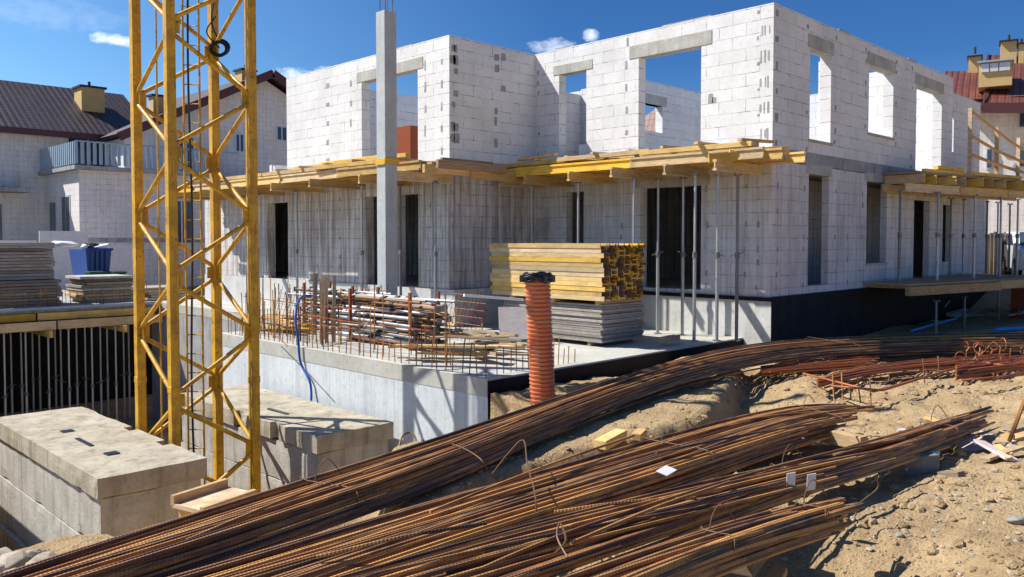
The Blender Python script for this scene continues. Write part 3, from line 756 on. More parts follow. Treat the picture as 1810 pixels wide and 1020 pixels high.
# props
GA = 'steel props under the right balcony deck'
ztop = ZF-.3
for i, (px, X) in enumerate([(940, 13.8), (1022, 13.8), (1120, 13.8), (1163, 14.3), (1207, 14.4), (1228, 13.75), (1268, 14.1), (1303, 14.35)]):
    y = onx(px, 450, X).y
    prop(X, y, ZT, ztop, '%s steel prop from the left under the deck in front of the large doorway' % ORD[i], GA, 'galv' if i not in (7,) else 'galvd')
for i, (px, X) in enumerate([(455, 11.2), (525, 11.2), (640, 11.0), (708, 11.7), (770, 11.6)]):
    y = onx(px, 450, X).y
    prop(X, y, ZT, ztop, '%s steel prop from the left under the long deck beside the tall post' % ORD[i], 'steel props under the left balcony deck', 'galvd' if i in (0, 3) else 'galv')
for i, (px, Y) in enumerate([(1590, 7.1), (1657, 6.85), (1680, 7.5), (1703, 7.5), (1722, 6.6), (1744, 7.4), (1763, 7.3), (1768, 6.4), (1784, 7.4), (1798, 6.3)]):
    x = ony(px, 430, Y).x
    prop(x, Y, .13, ZF-.42, '%s steel prop from the left standing on the low platform at right' % ORD[i], 'steel props at the right side deck', 'galvd' if i in (0, 2, 5, 8) else 'galv')
rr = random.Random(12)
pxs = [8, 20, 38, 46, 58, 70, 86, 98, 108, 122, 136, 151, 163, 178, 190, 205, 219, 228, 330, 352, 368]
for i, px in enumerate(pxs):
    Y = rr.choice([26.4, 27.4, 28.4]) if i % 3 else 25.8; p = ony(px, 650, Y)
    prop(p.x, Y, -4.6, ZT-.6, '%s steel prop from the left in the dark basement beyond the crane' % ORD[i], 'steel props in the dark basement', 'galv', .45)
for i, (px, Y) in enumerate([(1655, 6.5), (1705, 6.5), (1765, 6.6)]):
    p = ony(px, 530, Y); prop(p.x, Y, -1.3, -.28, '%s short prop from the left beneath the low platform at right' % ORD[i], 'short props under the platform', 'galvd')

# tall concrete post
pc = onz(684, 425, EYE) if False else None
pX = 10.25; pY = onx(684, 300, pX).y
P_ = thing('concrete_post', 'tall square grey concrete post rising past the left deck', 'post', (pX, pY, ZT))
MB().box(pX-.15, pX+.15, pY-.15, pY+.15, ZT, 5.75).build('shaft', M['post'], P_, bevel=.012)
for i, j in ((-1, -1), (1, -1), (-1, 1), (1, 1)):
    MB().tube([(pX+i*.09, pY+j*.09, 5.7), (pX+i*.09+.01, pY+j*.09, 6.6)], .01, 5, uv=True).build('reinforcing_bar', M['rust'], P_)
m_ = MB(); m_.box(pX-.18, pX+.18, pY-.18, pY-.155, ZF, ZF+.12); m_.box(pX-.18, pX-.155, pY-.15, pY+.15, ZF-.02, ZF+.1); m_.build('clamp', M['beam'], P_)

# ------------------------------------------------------------ crane mast
nX, nY, sM = 4.83, 11.56, 1.214
MA = thing('crane_mast', 'yellow lattice tower crane mast standing between pale ballast blocks in the pit', 'crane', (nX+sM/2, nY+sM/2, -4.5))
cor = {'N': (nX, nY), 'R': (nX+sM, nY), 'L': (nX, nY+sM), 'Fr': (nX+sM, nY+sM)}
ZB, ZC = -4.5, 9.0
for k, (x, y) in cor.items():
    m_ = MB(); h = .064; m_.box(x-h, x+h, y-h, y+h, ZB, ZC); m_.build('leg', M['yellow'], MA, bevel=.008)
z0L = 1.46-1.75*3
for a, b in (('N', 'R'), ('N', 'L'), ('R', 'Fr'), ('L', 'Fr')):
    # L and R nodes at z0L + k*1.75; N and Fr nodes half a pitch higher
    A, B = (a, b) if a in ('L', 'R') else (b, a)
    ax, ay = cor[A]; bx, by = cor[B]
    for k in range(0, 7):
        zl = z0L+k*1.75
        for sgn in (-1, 1):
            zn = zl+sgn*.80; 
            if zn < ZB+.1: continue
            p = Vector((ax, ay, zl+sgn*.045)); q = Vector((bx, by, zn)); d = (q-p).normalized()
            MB().tube([p+d*.05, q-d*.05], .033, 8).build('diagonal_brace', M['yellow'], MA, True)
for k in range(0, 7):
    for key, off in (('L', 0), ('R', 0), ('N', .875), ('Fr', .875)):
        zz = z0L+k*1.75+off
        if zz < ZB+.2: continue
        x, y = cor[key]; ix = 1 if key in ('L', 'N') else -1; iy = 1 if key in ('N', 'R') else -1
        m_ = MB(); m_.box(min(x, x+ix*.15), max(x, x+ix*.15), y-.006, y+.006, zz-.09, zz+.09); m_.box(x-.006, x+.006, min(y, y+iy*.15), max(y, y+iy*.15), zz-.09, zz+.09)
        m_.build('gusset_plate', M['yellow'], MA)
for zj in (-1.0, 4.9):
    for k, (x, y) in cor.items():
        m_ = MB(); m_.box(x-.071, x+.071, y-.071, y+.071, zj-.05, zj+.05); m_.build('joint_sleeve', M['yellow'], MA, bevel=.01)
lc = Vector((nX+.62, nY+.70, 0))
lad = MB()
u = Vector((R2, -R2, 0))
for s_ in (-.12, .12):
    q = lc+u*s_; lad.tube([(q.x, q.y, ZB+.2), (q.x, q.y, ZC)], .016, 6)
z = ZB+.4
while z < ZC: lad.tube([lc-u*.12+Vector((0, 0, z)), lc+u*.12+Vector((0, 0, z))], .01, 5); z += .29
lad.build('ladder', M['yellow'], MA, True)
m_ = MB(); q = lc+u*-.52; m_.tube([(q.x, q.y, ZB+.2), (q.x, q.y, ZC)], .014, 6); m_.build('guide_rod', M['yellow'], MA)
m_ = MB(); q = lc+u*.02+Vector((-.1, -.1, 0))
m_.tube(crspline([(q.x+.02*math.sin(z*1.3), q.y+.015*math.cos(z), z) for z in [ZB+i*.9 for i in range(15)]], 3), .016, 6); m_.build('power_cable', M['black'], MA, True)
hk = cor['Fr']
kx, ky = nX+sM-.18, nY+.55
cb = thing('cable_coil', 'coil of black cable hanging inside the mast near the top', 'cable', (kx, ky, 3.6))
kc = onx(388, 85, kx+.2)
m_ = MB()
for r_, o_ in ((.13, 0), (.15, .03), (.11, -.03), (.14, -.05)):
    m_.tube([kc+u*r_*math.cos(t)+Vector((o_*.5, o_*.5, r_*.85*math.sin(t)+o_*.4)) for t in [i*math.pi/8 for i in range(17)]], .016, 6, False)
m_.build('coil', M['black'], cb, True)
m_ = MB(); m_.tube(crspline([kc+Vector((0, 0, .1)), kc-u*.12+Vector((0, 0, .5)), kc+u*.1+Vector((0, 0, 1.3)), kc+u*.3+Vector((0, 0, 2.4))], 6), .012, 6); m_.tube(crspline([kc, kc-u*.2+Vector((0, 0, .25)), kc-u*.05+Vector((0, 0, .5))], 6), .012, 6); m_.build('cable_tail', M['black'], cb, True)

# ------------------------------------------------------------ ballast blocks
def ballast(x0, x1, y0, y1, zt, side, lab):
    t_ = .26
    # cap slab with pockets and notches for the mast legs
    poly = [(x0, y0), (x1, y0)]
    if side == 'r':
        for yy in (nY, nY+sM): poly += [(x1, yy-.13), (x1-.13, yy-.13), (x1-.13, yy+.13), (x1, yy+.13)]
    poly += [(x1, y1), (x0, y1)]
    if side == 'l':
        for yy in (nY+sM, nY): poly += [(x0, yy+.13), (x0+.1, yy+.13), (x0+.1, yy-.13), (x0, yy-.13)]
    k = len(poly)
    m_ = MB(); m_.add([(x, y, zt-t_) for x, y in poly]+[(x, y, zt) for x, y in poly], [tuple(range(k))[::-1], tuple(range(k, 2*k))]+[(i, (i+1) % k, k+(i+1) % k, k+i) for i in range(k)])
    C_ = thing('capping_block', lab[0], 'concrete slab', (x0, y0, zt-t_), 'ballast cap slabs')
    rough(m_.build('slab', M['ballast'], C_), .09, .004, .028, x0)
    for (dx, dy, w, l) in ((.55, 1.1, .16, .16), (.55, 2.9, .16, .16), (.5, 2.0, .06, .62)):
        MB().box(x0+dx-w/2, x0+dx+w/2, y0+dy-l/2, y0+dy+l/2, zt-.03, zt+.010).build('lifting_pocket', M['black'], C_)
    o_ = MB().box(x0+.05, x1-.06, y0+.06, y1-.05, zt-t_-.62, zt-t_-.012).build('ballast_block', M['ballastW']); rough(o_, .1, .005, .03, x0); tag(o_, lab[1], 'concrete block', 'ballast blocks')
    o_ = MB().box(x0+.04, x1-.04, y0+.08, y1-.06, zt-t_-1.35, zt-t_-.63).build('ballast_block', M['ballastW']); rough(o_, .1, .005, .03, x0); tag(o_, lab[2], 'concrete block', 'ballast blocks')
    o_ = MB().box(x0-.02, x1-.02, y0+.05, y1, -4.65, zt-t_-1.362).build('ballast_block', M['ballastW']); rough(o_, .1, .005, .03, x0); tag(o_, lab[3], 'concrete block', 'ballast blocks')
ballast(3.39, 4.74, 10.34, 15.1, -1.72, 'r', ('beige concrete cap slab with lifting pockets left of the crane mast', 'upper pale block directly under the left cap slab', 'second block from the top under the left cap slab', 'lowest block of the ballast pile left of the mast'))
ballast(6.37, 7.74, 10.34, 15.1, -1.72, 'l', ('beige concrete cap slab striped by mast shadows right of the crane', 'upper pale block directly under the right cap slab', 'second block from the top under the right cap slab', 'lowest block of the ballast pile right of the mast'))
# unseen block added left of frame to cast shade on the ballast
sh = MB().box(1.2, 2.3, 13.7, 17.5, -4.65, -.9).build('ballast_block', M['ballastW'], bevel=.015); tag(sh, 'unseen concrete block added left of frame to shade the ballast', 'concrete block', 'ballast blocks')
# yellow form panel at the bottom left
yp = thing('yellow_form_panel', 'yellow formwork panel in shade at the foot of the left ballast', 'panel', (3.0, 12, -4.6))
MB().beam((2.9, 11.25, -3.85), (2.9, 15.5, -3.85), .04, 1.5).build('sheet', M['beam'], yp)
for k in range(5): MB().box(2.80, 2.875, 11.5+k*.8, 11.6+k*.8, -4.5, -3.12).build('rib', M['rustO'], yp)
# timber box by the mast foot
tb = onz(385, 905, -1.9)
tb = Vector((5.2, 9.55, -1.9))
o_ = thing('timber_trough', 'pale wooden trough of boards between ballast and mast foot', 'timber', tb)
a = onz(330, 900, -2.0); b = onz(425, 868, -2.0)
dirv = (b-a).normalized(); sd = Vector((-dirv.y, dirv.x, 0))
MB().beam(a, b, .5, .05).build('board', M['plank'], o_)
MB().beam(a+sd*.25+Vector((0, 0, .06)), b+sd*.25+Vector((0, 0, .06)), .06, .12).build('board', M['plank'], o_)
MB().beam(a-sd*.25+Vector((0, 0, -.06)), b-sd*.25+Vector((0, 0, -.06)), .06, .24).build('board', M['plank'], o_)
MB().beam(a+dirv*.06-Vector((0, 0, .2)), b-Vector((0, 0, .2)), .44, .34).build('support_block', M['tape'], o_, bevel=.01)

# ------------------------------------------------------------ yellow beam stack on panel stack
sx0, sx1, sy0, sy1 = 11.72, 13.0, 9.42, 11.95
zp = ZT+.08
for k in range(3):
    lay('dunnage_timber', (sx0, sy0+.3+k*.9, ZT+.04), (sx1, sy0+.3+k*.9, ZT+.04), .08, .075, 'plankD', '%s timber from the front under the grey panel stack' % ORD[k], 'timber', 'timbers under the panel stack')
rr = random.Random(31)
npn = 15; th = .043
for k in range(npn):
    j = rr.uniform(-.03, .03); j2 = rr.uniform(-.03, .03)
    o_ = MB().box(sx0+j, sx1+j, sy0+j2, sy1+j2, zp+k*(th+.003), zp+k*(th+.003)+th).build('formwork_panel', M['panel'], org=None, bevel=.004)
    o_.rotation_euler = (0, 0, 0)
    tag(o_, '%s grey formwork panel from the bottom of the stack under the yellow beams' % ORD[k], 'panel', 'grey panels under the yellow beams')
zb = zp+npn*(th+.003)+.0
for k in range(3):
    lay('dunnage_timber', (sx0-.02, sy0+.1+k*1.1, zb+.035), (sx1, sy0+.1+k*1.1, zb+.035), .09, .07, 'beamP', '%s timber from the front between yellow beams and grey panels' % ORD[k], 'timber', 'timbers under the beam stack')
zb += .074
by0, by1 = 9.3, 12.25
# one beam lying on its side, ends visible
bt = None
def mkbeam(mat, length, endm):
    t = thing('formwork_beam', '', 'beam', (0, 0, 0), 'yellow formwork beams in the stack', True)
    MB().prism(hprof(.2, .083, .024, .022), (0, 0, 0), (0, length, 0), Vector((1, 0, 0))).build('beam_body', M[mat], t, bevel=0)
    m_ = MB(); m_.prism(hprof(.199, .082, .022, .02), (0, -.004, 0), (0, .012, 0), Vector((1, 0, 0))); m_.build('end_cap', M[endm], t)
    regkids(t); return t
protos = [mkbeam('beam', 2.9, 'beam'), mkbeam('beamP', 2.9, 'endred'), mkbeam('beam', 2.9, 'endred')]
used = [False]*3
rows, cols = 12, 6
for r_ in range(rows):
    for c_ in range(cols):
        w_ = (0 if rr.random() < .55 else 2) if c_ > 2 else rr.choice([1, 2, 1, 0])
        lab = 'yellow formwork beam, %s row from top, %s from left at the red brown ends of the stack' % (ORD[rows-1-r_], ORD[c_])
        loc = Vector((11.72+c_*.215+rr.uniform(-.006, .006)-r_*.004, by0+rr.uniform(-.03, .05)+(.0 if c_ < 4 else rr.uniform(-.02, .06)), zb+.045+r_*.0865))
        if not used[w_]: used[w_] = True; protos[w_].location = loc; protos[w_]['label'] = lab
        else: copytree(protos[w_], loc, 0, lab)
# leaning board
o_ = MB().obox(onz(912, 600, ZT)+Vector((.0, .0, .32)), Vector((.25, -.22, 0)), Vector((.10, .12, .30)), Vector((.010, .012, -.008))).build('leaning_board', M['pink'], org=None)
tag(o_, 'pale pinkish board leaning beside the grey panel stack', 'board')
# small board leaning on the facade
o_ = MB().obox(onx(950, 405, 14.6), Vector((0, .1, .0)), Vector((.08, -.05, .28)), Vector((.015, 0, 0))).build('white_board', M['lintel'])
tag(o_, 'short pale board leaning against the recessed wall above the yellow stack', 'board')

# ------------------------------------------------------------ corrugated pipe
pp = onz(960, 712, -1.08)
PI_ = thing('corrugated_pipe', 'orange corrugated plastic pipe standing upright in front of the slab', 'pipe', (pp.x, pp.y, -1.3))
pts = []; rs = []
z = -1.5; i = 0
while z < .60:
    t = (z+1.08)/1.7
    cx = pp.x-.10*t+.0; cy = pp.y+.02*t
    for dz, rad in ((0, .150), (.008, .170), (.026, .174), (.034, .170), (.042, .150)):
        pts.append((cx, cy, z+dz)); rs.append(rad)
    z += .056
MB().tube(pts, rs, 28, cap=False).build('pipe_wall', M['pipe'], PI_, True)
tx, ty = pts[-1][0], pts[-1][1]; tz = pts[-1][2]
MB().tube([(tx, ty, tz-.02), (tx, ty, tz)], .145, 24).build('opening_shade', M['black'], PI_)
m_ = MB(); rr = random.Random(2)
ring = []
for k in range(33):
    a = 2*math.pi*k/32; rad = .185+.012*math.sin(a*5+1); ring.append((tx+rad*math.cos(a), ty+rad*math.sin(a), tz+.0+.012*math.sin(a*4)))
m_.tube(ring, .03, 8, False)
ring2 = [(x+(tx-x)*.1, y+(ty-y)*.1, z+.035) for x, y, z in ring]; m_.tube(ring2, .022, 8, False)
ring3 = [(x, y, z-.04+.02*math.sin(k)) for k, (x, y, z) in enumerate(ring)]; m_.tube(ring3, .02, 8, False)
for a in (-.3, 1.2, 2.6, 4.4, 5.3):
    c = Vector((tx+.2*math.cos(a), ty+.2*math.sin(a), tz-.02)); m_.obox(c, (.03, 0, 0), (0, .03, 0), (0, 0, .045))
m_.build('seal_collar', M['black'], PI_, True)

# ------------------------------------------------------------ clutter on the basement slab
def mk_lying(mat, L):
    t = thing('stacked_prop', '', 'prop', (0, 0, 0), 'steel props lying stacked on the slab', True)
    MB().tube([(0, 0, 0), (0, L*.55, 0)], .036, 8).build('outer_tube', M[mat], t, True)
    MB().tube([(0, L*.55, 0), (0, L-.01, 0)], .027, 8).build('inner_tube', M[mat], t, True)
    MB().box(-.055, .055, -.012, 0, -.05, .05).build('base_plate', M['galvd'], t)
    MB().tube([(0, L*.55-.05, 0), (0, L*.55+.05, 0)], .05, 8).build('collar', M['dark'], t, True)
    regkids(t); return t
pl = [mk_lying('galv', 2.6), mk_lying('galvd', 2.6), mk_lying('rust', 2.6)]; ul = [0, 0, 0]
rr = random.Random(77)
for sidx, (x0, y0, nm) in enumerate([(9.1, 11.2, 'near'), (9.6, 13.7, 'far')]):
    for r_ in range(8):
        for c_ in range(5):
            w_ = rr.random() < .55
            lab = 'steel prop lying %s from front, %s layer up, in the %s stack on the slab' % (ORD[c_], ORD[r_], nm)
            if rr.random() < .08 and r_ > 4: continue
            loc = (x0+c_*.115+rr.uniform(-.03, .03), y0+rr.uniform(-.3, .3), ZT+.13+r_*.104)
            k = int(w_) if rr.random() < .62 else 2
            rz = rr.uniform(-.11, .11)
            if r_ % 2: rz += math.pi; loc = (loc[0], loc[1]+2.6, loc[2])
            if not ul[k]: ul[k] = 1; pl[k].location = loc; pl[k].rotation_euler = (0, 0, rz); pl[k]['label'] = lab
            else: copytree(pl[k], loc, rz, lab)
    rk = thing('storage_rack', 'rusty steel post frame holding the %s stack of lying props' % nm, 'rack', (x0, y0+.4, ZT), 'rusty racks on the slab')
    for yy in (y0+.35, y0+2.2):
        for xx in (x0-.09, x0+.56): MB().box(xx-.025, xx+.025, yy-.025, yy+.025, ZT, ZT+1.02).build('rack_post', M['rustO'], rk)
        MB().box(x0-.12, x0+.6, yy-.03, yy+.03, ZT+.02, ZT+.075).build('rack_bar', M['rustO'], rk)
# planks heap
def heap(n, px0, px1, py0, py1, z, Lr, name, mats, label, group, seed, dirs=(0.2, .9)):
    rnd = random.Random(seed)
    for i in range(n):
        p = onz(rnd.uniform(px0, px1), rnd.uniform(py0, py1), z); a = rnd.uniform(*dirs); L = rnd.uniform(*Lr)/2
        d = Vector((math.cos(a), math.sin(a), rnd.uniform(-.05, .05))); zz = z+.05+.035*i/2+rnd.uniform(0, .03)
        c = Vector((p.x, p.y, zz))
        lay(name, c-d*L, c+d*L, rnd.uniform(.09, .2), rnd.uniform(.025, .05), rnd.choice(mats), label % ORD[i], 'plank', group, roll=rnd.uniform(-.2, .2))
heap(16, 770, 900, 612, 640, ZT, (.8, 2.0), 'loose_plank', ['plank', 'beamP', 'plankD', 'beam'], '%s loose plank up in the heap between starter bars and orange pipe', 'plank heap by the pipe', 5, (1.2, 2.6))
heap(12, 460, 540, 572, 590, ZT, (.8, 2.2), 'loose_plank', ['beamP', 'beam', 'plank'], '%s yellowish plank up in the heap beside the crane mast on the slab', 'plank heap by the mast', 6, (1.3, 1.9))
heap(8, 600, 740, 560, 600, ZT+.0, (.8, 1.6), 'loose_plank', ['plankD', 'plank'], '%s dark plank up in front of the stacked props', 'planks by the stacked props', 16, (1.2, 2.2))
lay('white_pipe', onx(820, 522, 9.9), onx(925, 530, 11.2), .05, .05, 'white', 'thin white lath pointing at the yellow beam stack', 'lath', None)
# leaning plywood boards
for i, (px, py, w) in enumerate([(572, 600, .16), (556, 592, .09), (590, 605, .07)]):
    b = onz(px, py, ZT); t_ = b+Vector((.25, .35, 1.25))
    lay('leaning_plank', b, t_, w, .03, 'plankD' if i else 'plank', '%s tall weathered plank leaning upright beside the blue hose' % ORD[i], 'plank', 'planks leaning by the hose')
# rebar coils / mesh bits near the edge
rr = random.Random(55)
for i in range(10):
    p = onz(rr.uniform(470, 900), rr.uniform(560, 625), ZT); a = rr.uniform(1.2, 1.9); L = rr.uniform(.6, 1.6)
    d = Vector((math.cos(a), math.sin(a), rr.uniform(-.05, .12)))
    o_ = MB().tube([p+Vector((0, 0, .1+.04*i)), p+Vector((0, 0, .12+.04*i))+d*L*.5, p+Vector((0, 0, .1+.04*i))+d*L], .009, 5, uv=True).build('loose_bar', M['rustO'])
    tag(o_, '%s thin rusty bar lying loose across the slab clutter' % ORD[i], 'rebar', 'loose bars on the slab')
for i in range(9):
    c = onz(rr.choice([545, 660, 810, 850])+rr.uniform(-12, 12), rr.uniform(575, 600), ZT)
    R_ = rr.uniform(.10, .2); ax = Vector((math.cos(i), math.sin(i), 0))
    o_ = MB().tube([c+Vector((0, 0, R_+.02+.08*(i % 4)))+ax*R_*math.cos(t)+Vector((0, 0, R_*math.sin(t))) for t in [k*math.pi/9 for k in range(19)]], .008, 5, False, uv=True).build('wire_coil', M['rustO'])
    tag(o_, '%s rusty wire ring dropped among the slab clutter' % ORD[i], 'wire coil', 'wire rings on the slab')

# blue hose over the wall
hp = [onz(548, 522, ZT+.5)]
hs = crspline([onx(552, 523, 8.6), onx(535, 524, 8.3), onx(524, 540, 8.0), onx(522, 565, 7.85), onx(527, 600, 7.84), onx(531, 640, 7.84), onx(546, 670, 7.84), onx(550, 690, 7.84), onx(550, 712, 7.8)], 5)
o_ = MB().tube(hs, .022, 8).build('blue_hose', M['blue'], smooth=True); tag(o_, 'blue hose hanging over the edge of the concrete wall', 'hose')
# small bent wires at the foot of the wall
o_ = MB().tube(crspline([onz(705, 790, -1.3), onz(712, 770, -1.2), onz(725, 765, -1.2), onz(735, 775, -1.2), onz(736, 800, -1.3)], 4), .012, 5).build('wire_loop', M['wire']); tag(o_, 'dark bent wire loop above the rebar in front of the pit wall', 'wire')

# ------------------------------------------------------------ left deck stacks
def panelstack(x0, x1, y0, y1, z, n, th, mats, label, group, seed, j=.08):
    rnd = random.Random(seed)
    for k in range(n):
        a, b = rnd.uniform(-j, j), rnd.uniform(-j, j)
        o_ = MB().box(x0+a, x1+a*.5, y0+b, y1+b, z+k*(th+.012), z+k*(th+.012)+th).build('formwork_panel', M[mats[k % len(mats)]], bevel=.005)
        tag(o_, label % ORD[k], 'panel', group)
pa = ony(0, 540, 26.9); pb = ony(128, 540, 26.9)
panelstack(pa.x-1, pb.x-.3, 26.9, 29, ZT, 9, .075, ['panel', 'plankD', 'panel', 'plank'], '%s board layer from the bottom of the tall stack at far left', 'board stack at far left', 4, .12)
pa2 = ony(125, 500, 27.2)
panelstack(pa.x-.8, pa2.x-.45, 27.2, 28.8, ZT+.79, 12, .08, ['panel', 'slab', 'panel'], '%s grey panel from the bottom of the upper pile at far left', 'grey panels at far left', 5, .06)
qa = ony(150, 540, 27.4); qb = ony(238, 540, 27.4)
panelstack(qa.x, qb.x, 27.4, 28.9, ZT, 9, .08, ['lintel', 'panel', 'plank', 'plankD'], '%s pale slab from the bottom of the low pile left of the mast', 'low pile left of the mast', 6, .15)
qa = ony(262, 540, 27.4); qb = ony(330, 540, 27.4)
panelstack(qa.x, qb.x, 27.4, 28.9, ZT, 5, .07, ['plank', 'panel', 'beamP'], '%s board from the bottom of the pile seen through the mast', 'board pile behind the mast', 7, .15)
# blue skip with rubble
kA = ony(150, 470, 31.5); kB = ony(196, 470, 31.5)
sk = thing('blue_skip', 'blue metal skip heaped with debris behind the panel stacks', 'skip', (kA.x, 31.5, ZT))
zk0, zk1 = ZT, zy(160, 441, 31.5)
MB().add([(kA.x+.15, 31.5, zk0), (kB.x-.15, 31.5, zk0), (kB.x-.15, 33, zk0), (kA.x+.15, 33, zk0), (kA.x, 31.4, zk1), (kB.x, 31.4, zk1), (kB.x, 33.2, zk1), (kA.x, 33.2, zk1)], [(3,2,1,0), (4,5,6,7), (0,1,5,4), (1,2,6,5), (2,3,7,6), (3,0,4,7)]).build('tub', M['skip'], sk)
m_ = MB(); m_.tube([(kA.x-.03, 31.36, zk1), (kB.x+.03, 31.36, zk1)], .05, 6); m_.build('rim', M['skip'], sk)
for k in range(4):
    xx = kA.x+.2+k*(kB.x-kA.x-.4)/3; MB().beam((xx, 31.44, zk0+.1), (xx, 31.36, zk1-.05), .07, .06).build('rib', M['skip'], sk)
for i in range(7):
    vs, fs = rockverts(rr.uniform(.15, .32), 100+i); c = Vector((kA.x+.2+i*(kB.x-kA.x-.3)/6, 32, zk1+.08))
    o_ = MB().add([v+c for v in vs], fs).build('debris_lump', M['dark'] if i % 2 else M['white']); tag(o_, '%s lump of debris from the left heaped in the blue skip' % ORD[i], 'debris', 'debris in the skip')
for i, px in enumerate((172, 212)):
    a = ony(px, 480, 30.5)
    gb = thing('green_crate', ['larger green crate in front of the blue skip', 'small green crate right of the blue skip'][i], 'crate', (a.x, 30.5, ZT))
    s1 = .24-.04*i
    MB().box(a.x-s1, a.x+s1, 30.5, 31, ZT, zy(px, 483, 30.5)).build('crate_body', M['green'], gb, bevel=.02); MB().box(a.x-s1-.03, a.x+s1+.03, 30.46, 31.04, zy(px, 483, 30.5), zy(px, 482, 30.5)+.04).build('lid', M['green'], gb, bevel=.01)
for i, (px, py, w) in enumerate([(30, 437, .8), (80, 430, .3), (215, 505, .35)]):
    p = ony(px, py, 27.9 if i < 2 else 28)
vs, fs = rockverts(.3, 991)
p = ony(112, 432, 28)
o_ = MB().add([Vector((v.x*1.4, v.y, v.z*.7))+p for v in vs], fs).build('cement_bag', M['white'], bevel=.03); tag(o_, 'white sack lying behind the panels at far left', 'sack')

# ------------------------------------------------------------ background houses
def bgwin(parent, plane, c, a0, a1, z0, z1):
    m_ = MB()
    if plane == 'y':
        m_.box(a0, a1, c-.03, c+.05, z0, z1)
    else: m_.box(c-.03, c+.05, a0, a1, z0, z1)
    w = m_.build('window', M['winframe'], parent)
    m_ = MB(); k = .09; mid = (a0+a1)/2
    for (p, q) in ((a0+k, mid-k/2), (mid+k/2, a1-k)):
        if plane == 'y': m_.box(p, q, c-.045, c-.035, z0+k, z1-k)
        else: m_.box(c-.045, c-.035, p, q, z0+k, z1-k)
    m_.build('pane', M['glass'], w)
def slope(name, mat, a, b, c, d, parent, th=.18):
    """roof sheet a-b (eave) c-d (ridge above b,a)"""
    a, b, c, d = map(Vector, (a, b, c, d)); n = (b-a).cross(d-a).normalized()
    u_ = (b-a).normalized(); v_ = n.cross(u_)
    m_ = MB().add([a, b, c, d, a-n*th, b-n*th, c-n*th, d-n*th], [(0,1,2,3), (7,6,5,4), (0,4,5,1), (1,5,6,2), (2,6,7,3), (3,7,4,0)])
    return m_.build(name, M[mat], parent, uvf=lambda p: ((Vector(p)-a).dot(u_), (Vector(p)-a).dot(v_)))
def chimney(parent, x, y, z0, z1, w, wd=None):
    wd = wd or w
    ch = MB().box(x-w/2, x+w/2, y-wd/2, y+wd/2, z0, z1).build('chimney', M['ochre'], parent)
    m_ = MB(); m_.box(x-w/2-.1, x+w/2+.1, y-wd/2-.1, y+wd/2+.1, z1, z1+.1); m_.tube([(x, y, z1+.1), (x, y, z1+.4)], .07, 6); m_.build('chimney_cap', M['dark'], ch)
B1 = thing('background_house', 'long grey block house with brown tiled roof and balcony at far left', 'house', (8, 45, -1.3))
ze = 6.45
MB().box(-6, 17.5, 45, 54, -1.3, ze).build('wall', M['blockFar'], B1)
rf_ = slope('roof', 'roofB', (-7, 44.3, ze-.1), (18, 44.3, ze-.1), (18, 49.5, ze+3.0), (-7, 49.5, ze+3.0), B1)
slope('roof', 'roofB', (18, 54.7, ze-.1), (-7, 54.7, ze-.1), (-7, 49.5, ze+3.0), (18, 49.5, ze+3.0), B1)
MB().box(-7, 18, 44.2, 44.35, ze-.32, ze-.02).build('gutter', M['maroon'], B1)
cc = ony(158, 170, 47.5); chimney(B1, cc.x, 47.5, ze+1, zy(158, 158, 47.5), 1.15)
# projecting volume + balcony
xv = ony(140, 350, 40).x; zv = zy(140, 300, 40)
MB().box(xv, 22, 40, 44.99, -1.3, zv).build('wing', M['blockFar'], B1)
MB().box(xv-.02, 22, 39.98, 40.0, 1.0, 1.22).build('ring_beam', M['slab'], B1)
MB().box(xv-.3, 22, 39.6, 44.98, zv+.002, zv+.18).build('balcony_slab', M['slab'], B1)
bl = MB().tube([(xv-.2, 39.65, zv+1.25), (20, 39.65, zv+1.25)], .04, 6).build('railing', M['lightblue'], B1)
m_ = MB(); x = xv-.2
while x < 19: m_.box(x-.07, x+.07, 39.64, 39.66, zv+.25, zv+1.2); x += .26
m_.build('baluster', M['lightblue'], bl)
m_ = MB(); y = 39.8
while y < 44.9: m_.box(xv-.22, xv-.2, y-.07, y+.07, zv+.25, zv+1.25); y += .28
m_.build('baluster', M['lightblue'], bl)
m_ = MB(); m_.box(8.4, 9.9, 44.96, 44.99, -1, 1.9); m_.build('door_opening', M['glass'], B1)
bgwin(B1, 'x', xv, 41.2, 42.4, .9, 3.2); bgwin(B1, 'x', xv, 43.2, 44.2, .5, 3.0)
bgwin(B1, 'y', 45, 9.7, 10.8, .9, 2.9); bgwin(B1, 'y', 45, 7.2, 8.6, .9, 2.9); bgwin(B1, 'y', 45, 13.6, 15.6, 4.3, 6.3); bgwin(B1, 'y', 40, 16.6, 17.8, .9, 3.1)
MB().box(5, 11.6, 43.6, 44.99, zv-.9, zv-.7).build('balcony_slab', M['slab'], B1)
# white boards/fence at base
for i, (a, b, z1) in enumerate([(8.6, 10.4, 1.1), (10.5, 12.4, 1.5), (12.6, 14.5, .9)]):
    m_ = MB().box(a, b, 38.4, 38.46, -1.3, z1).build('white_hoarding', M['white']); tag(m_, '%s white board from the left standing before the far left house' % ORD[i], 'board', 'white boards at far left')

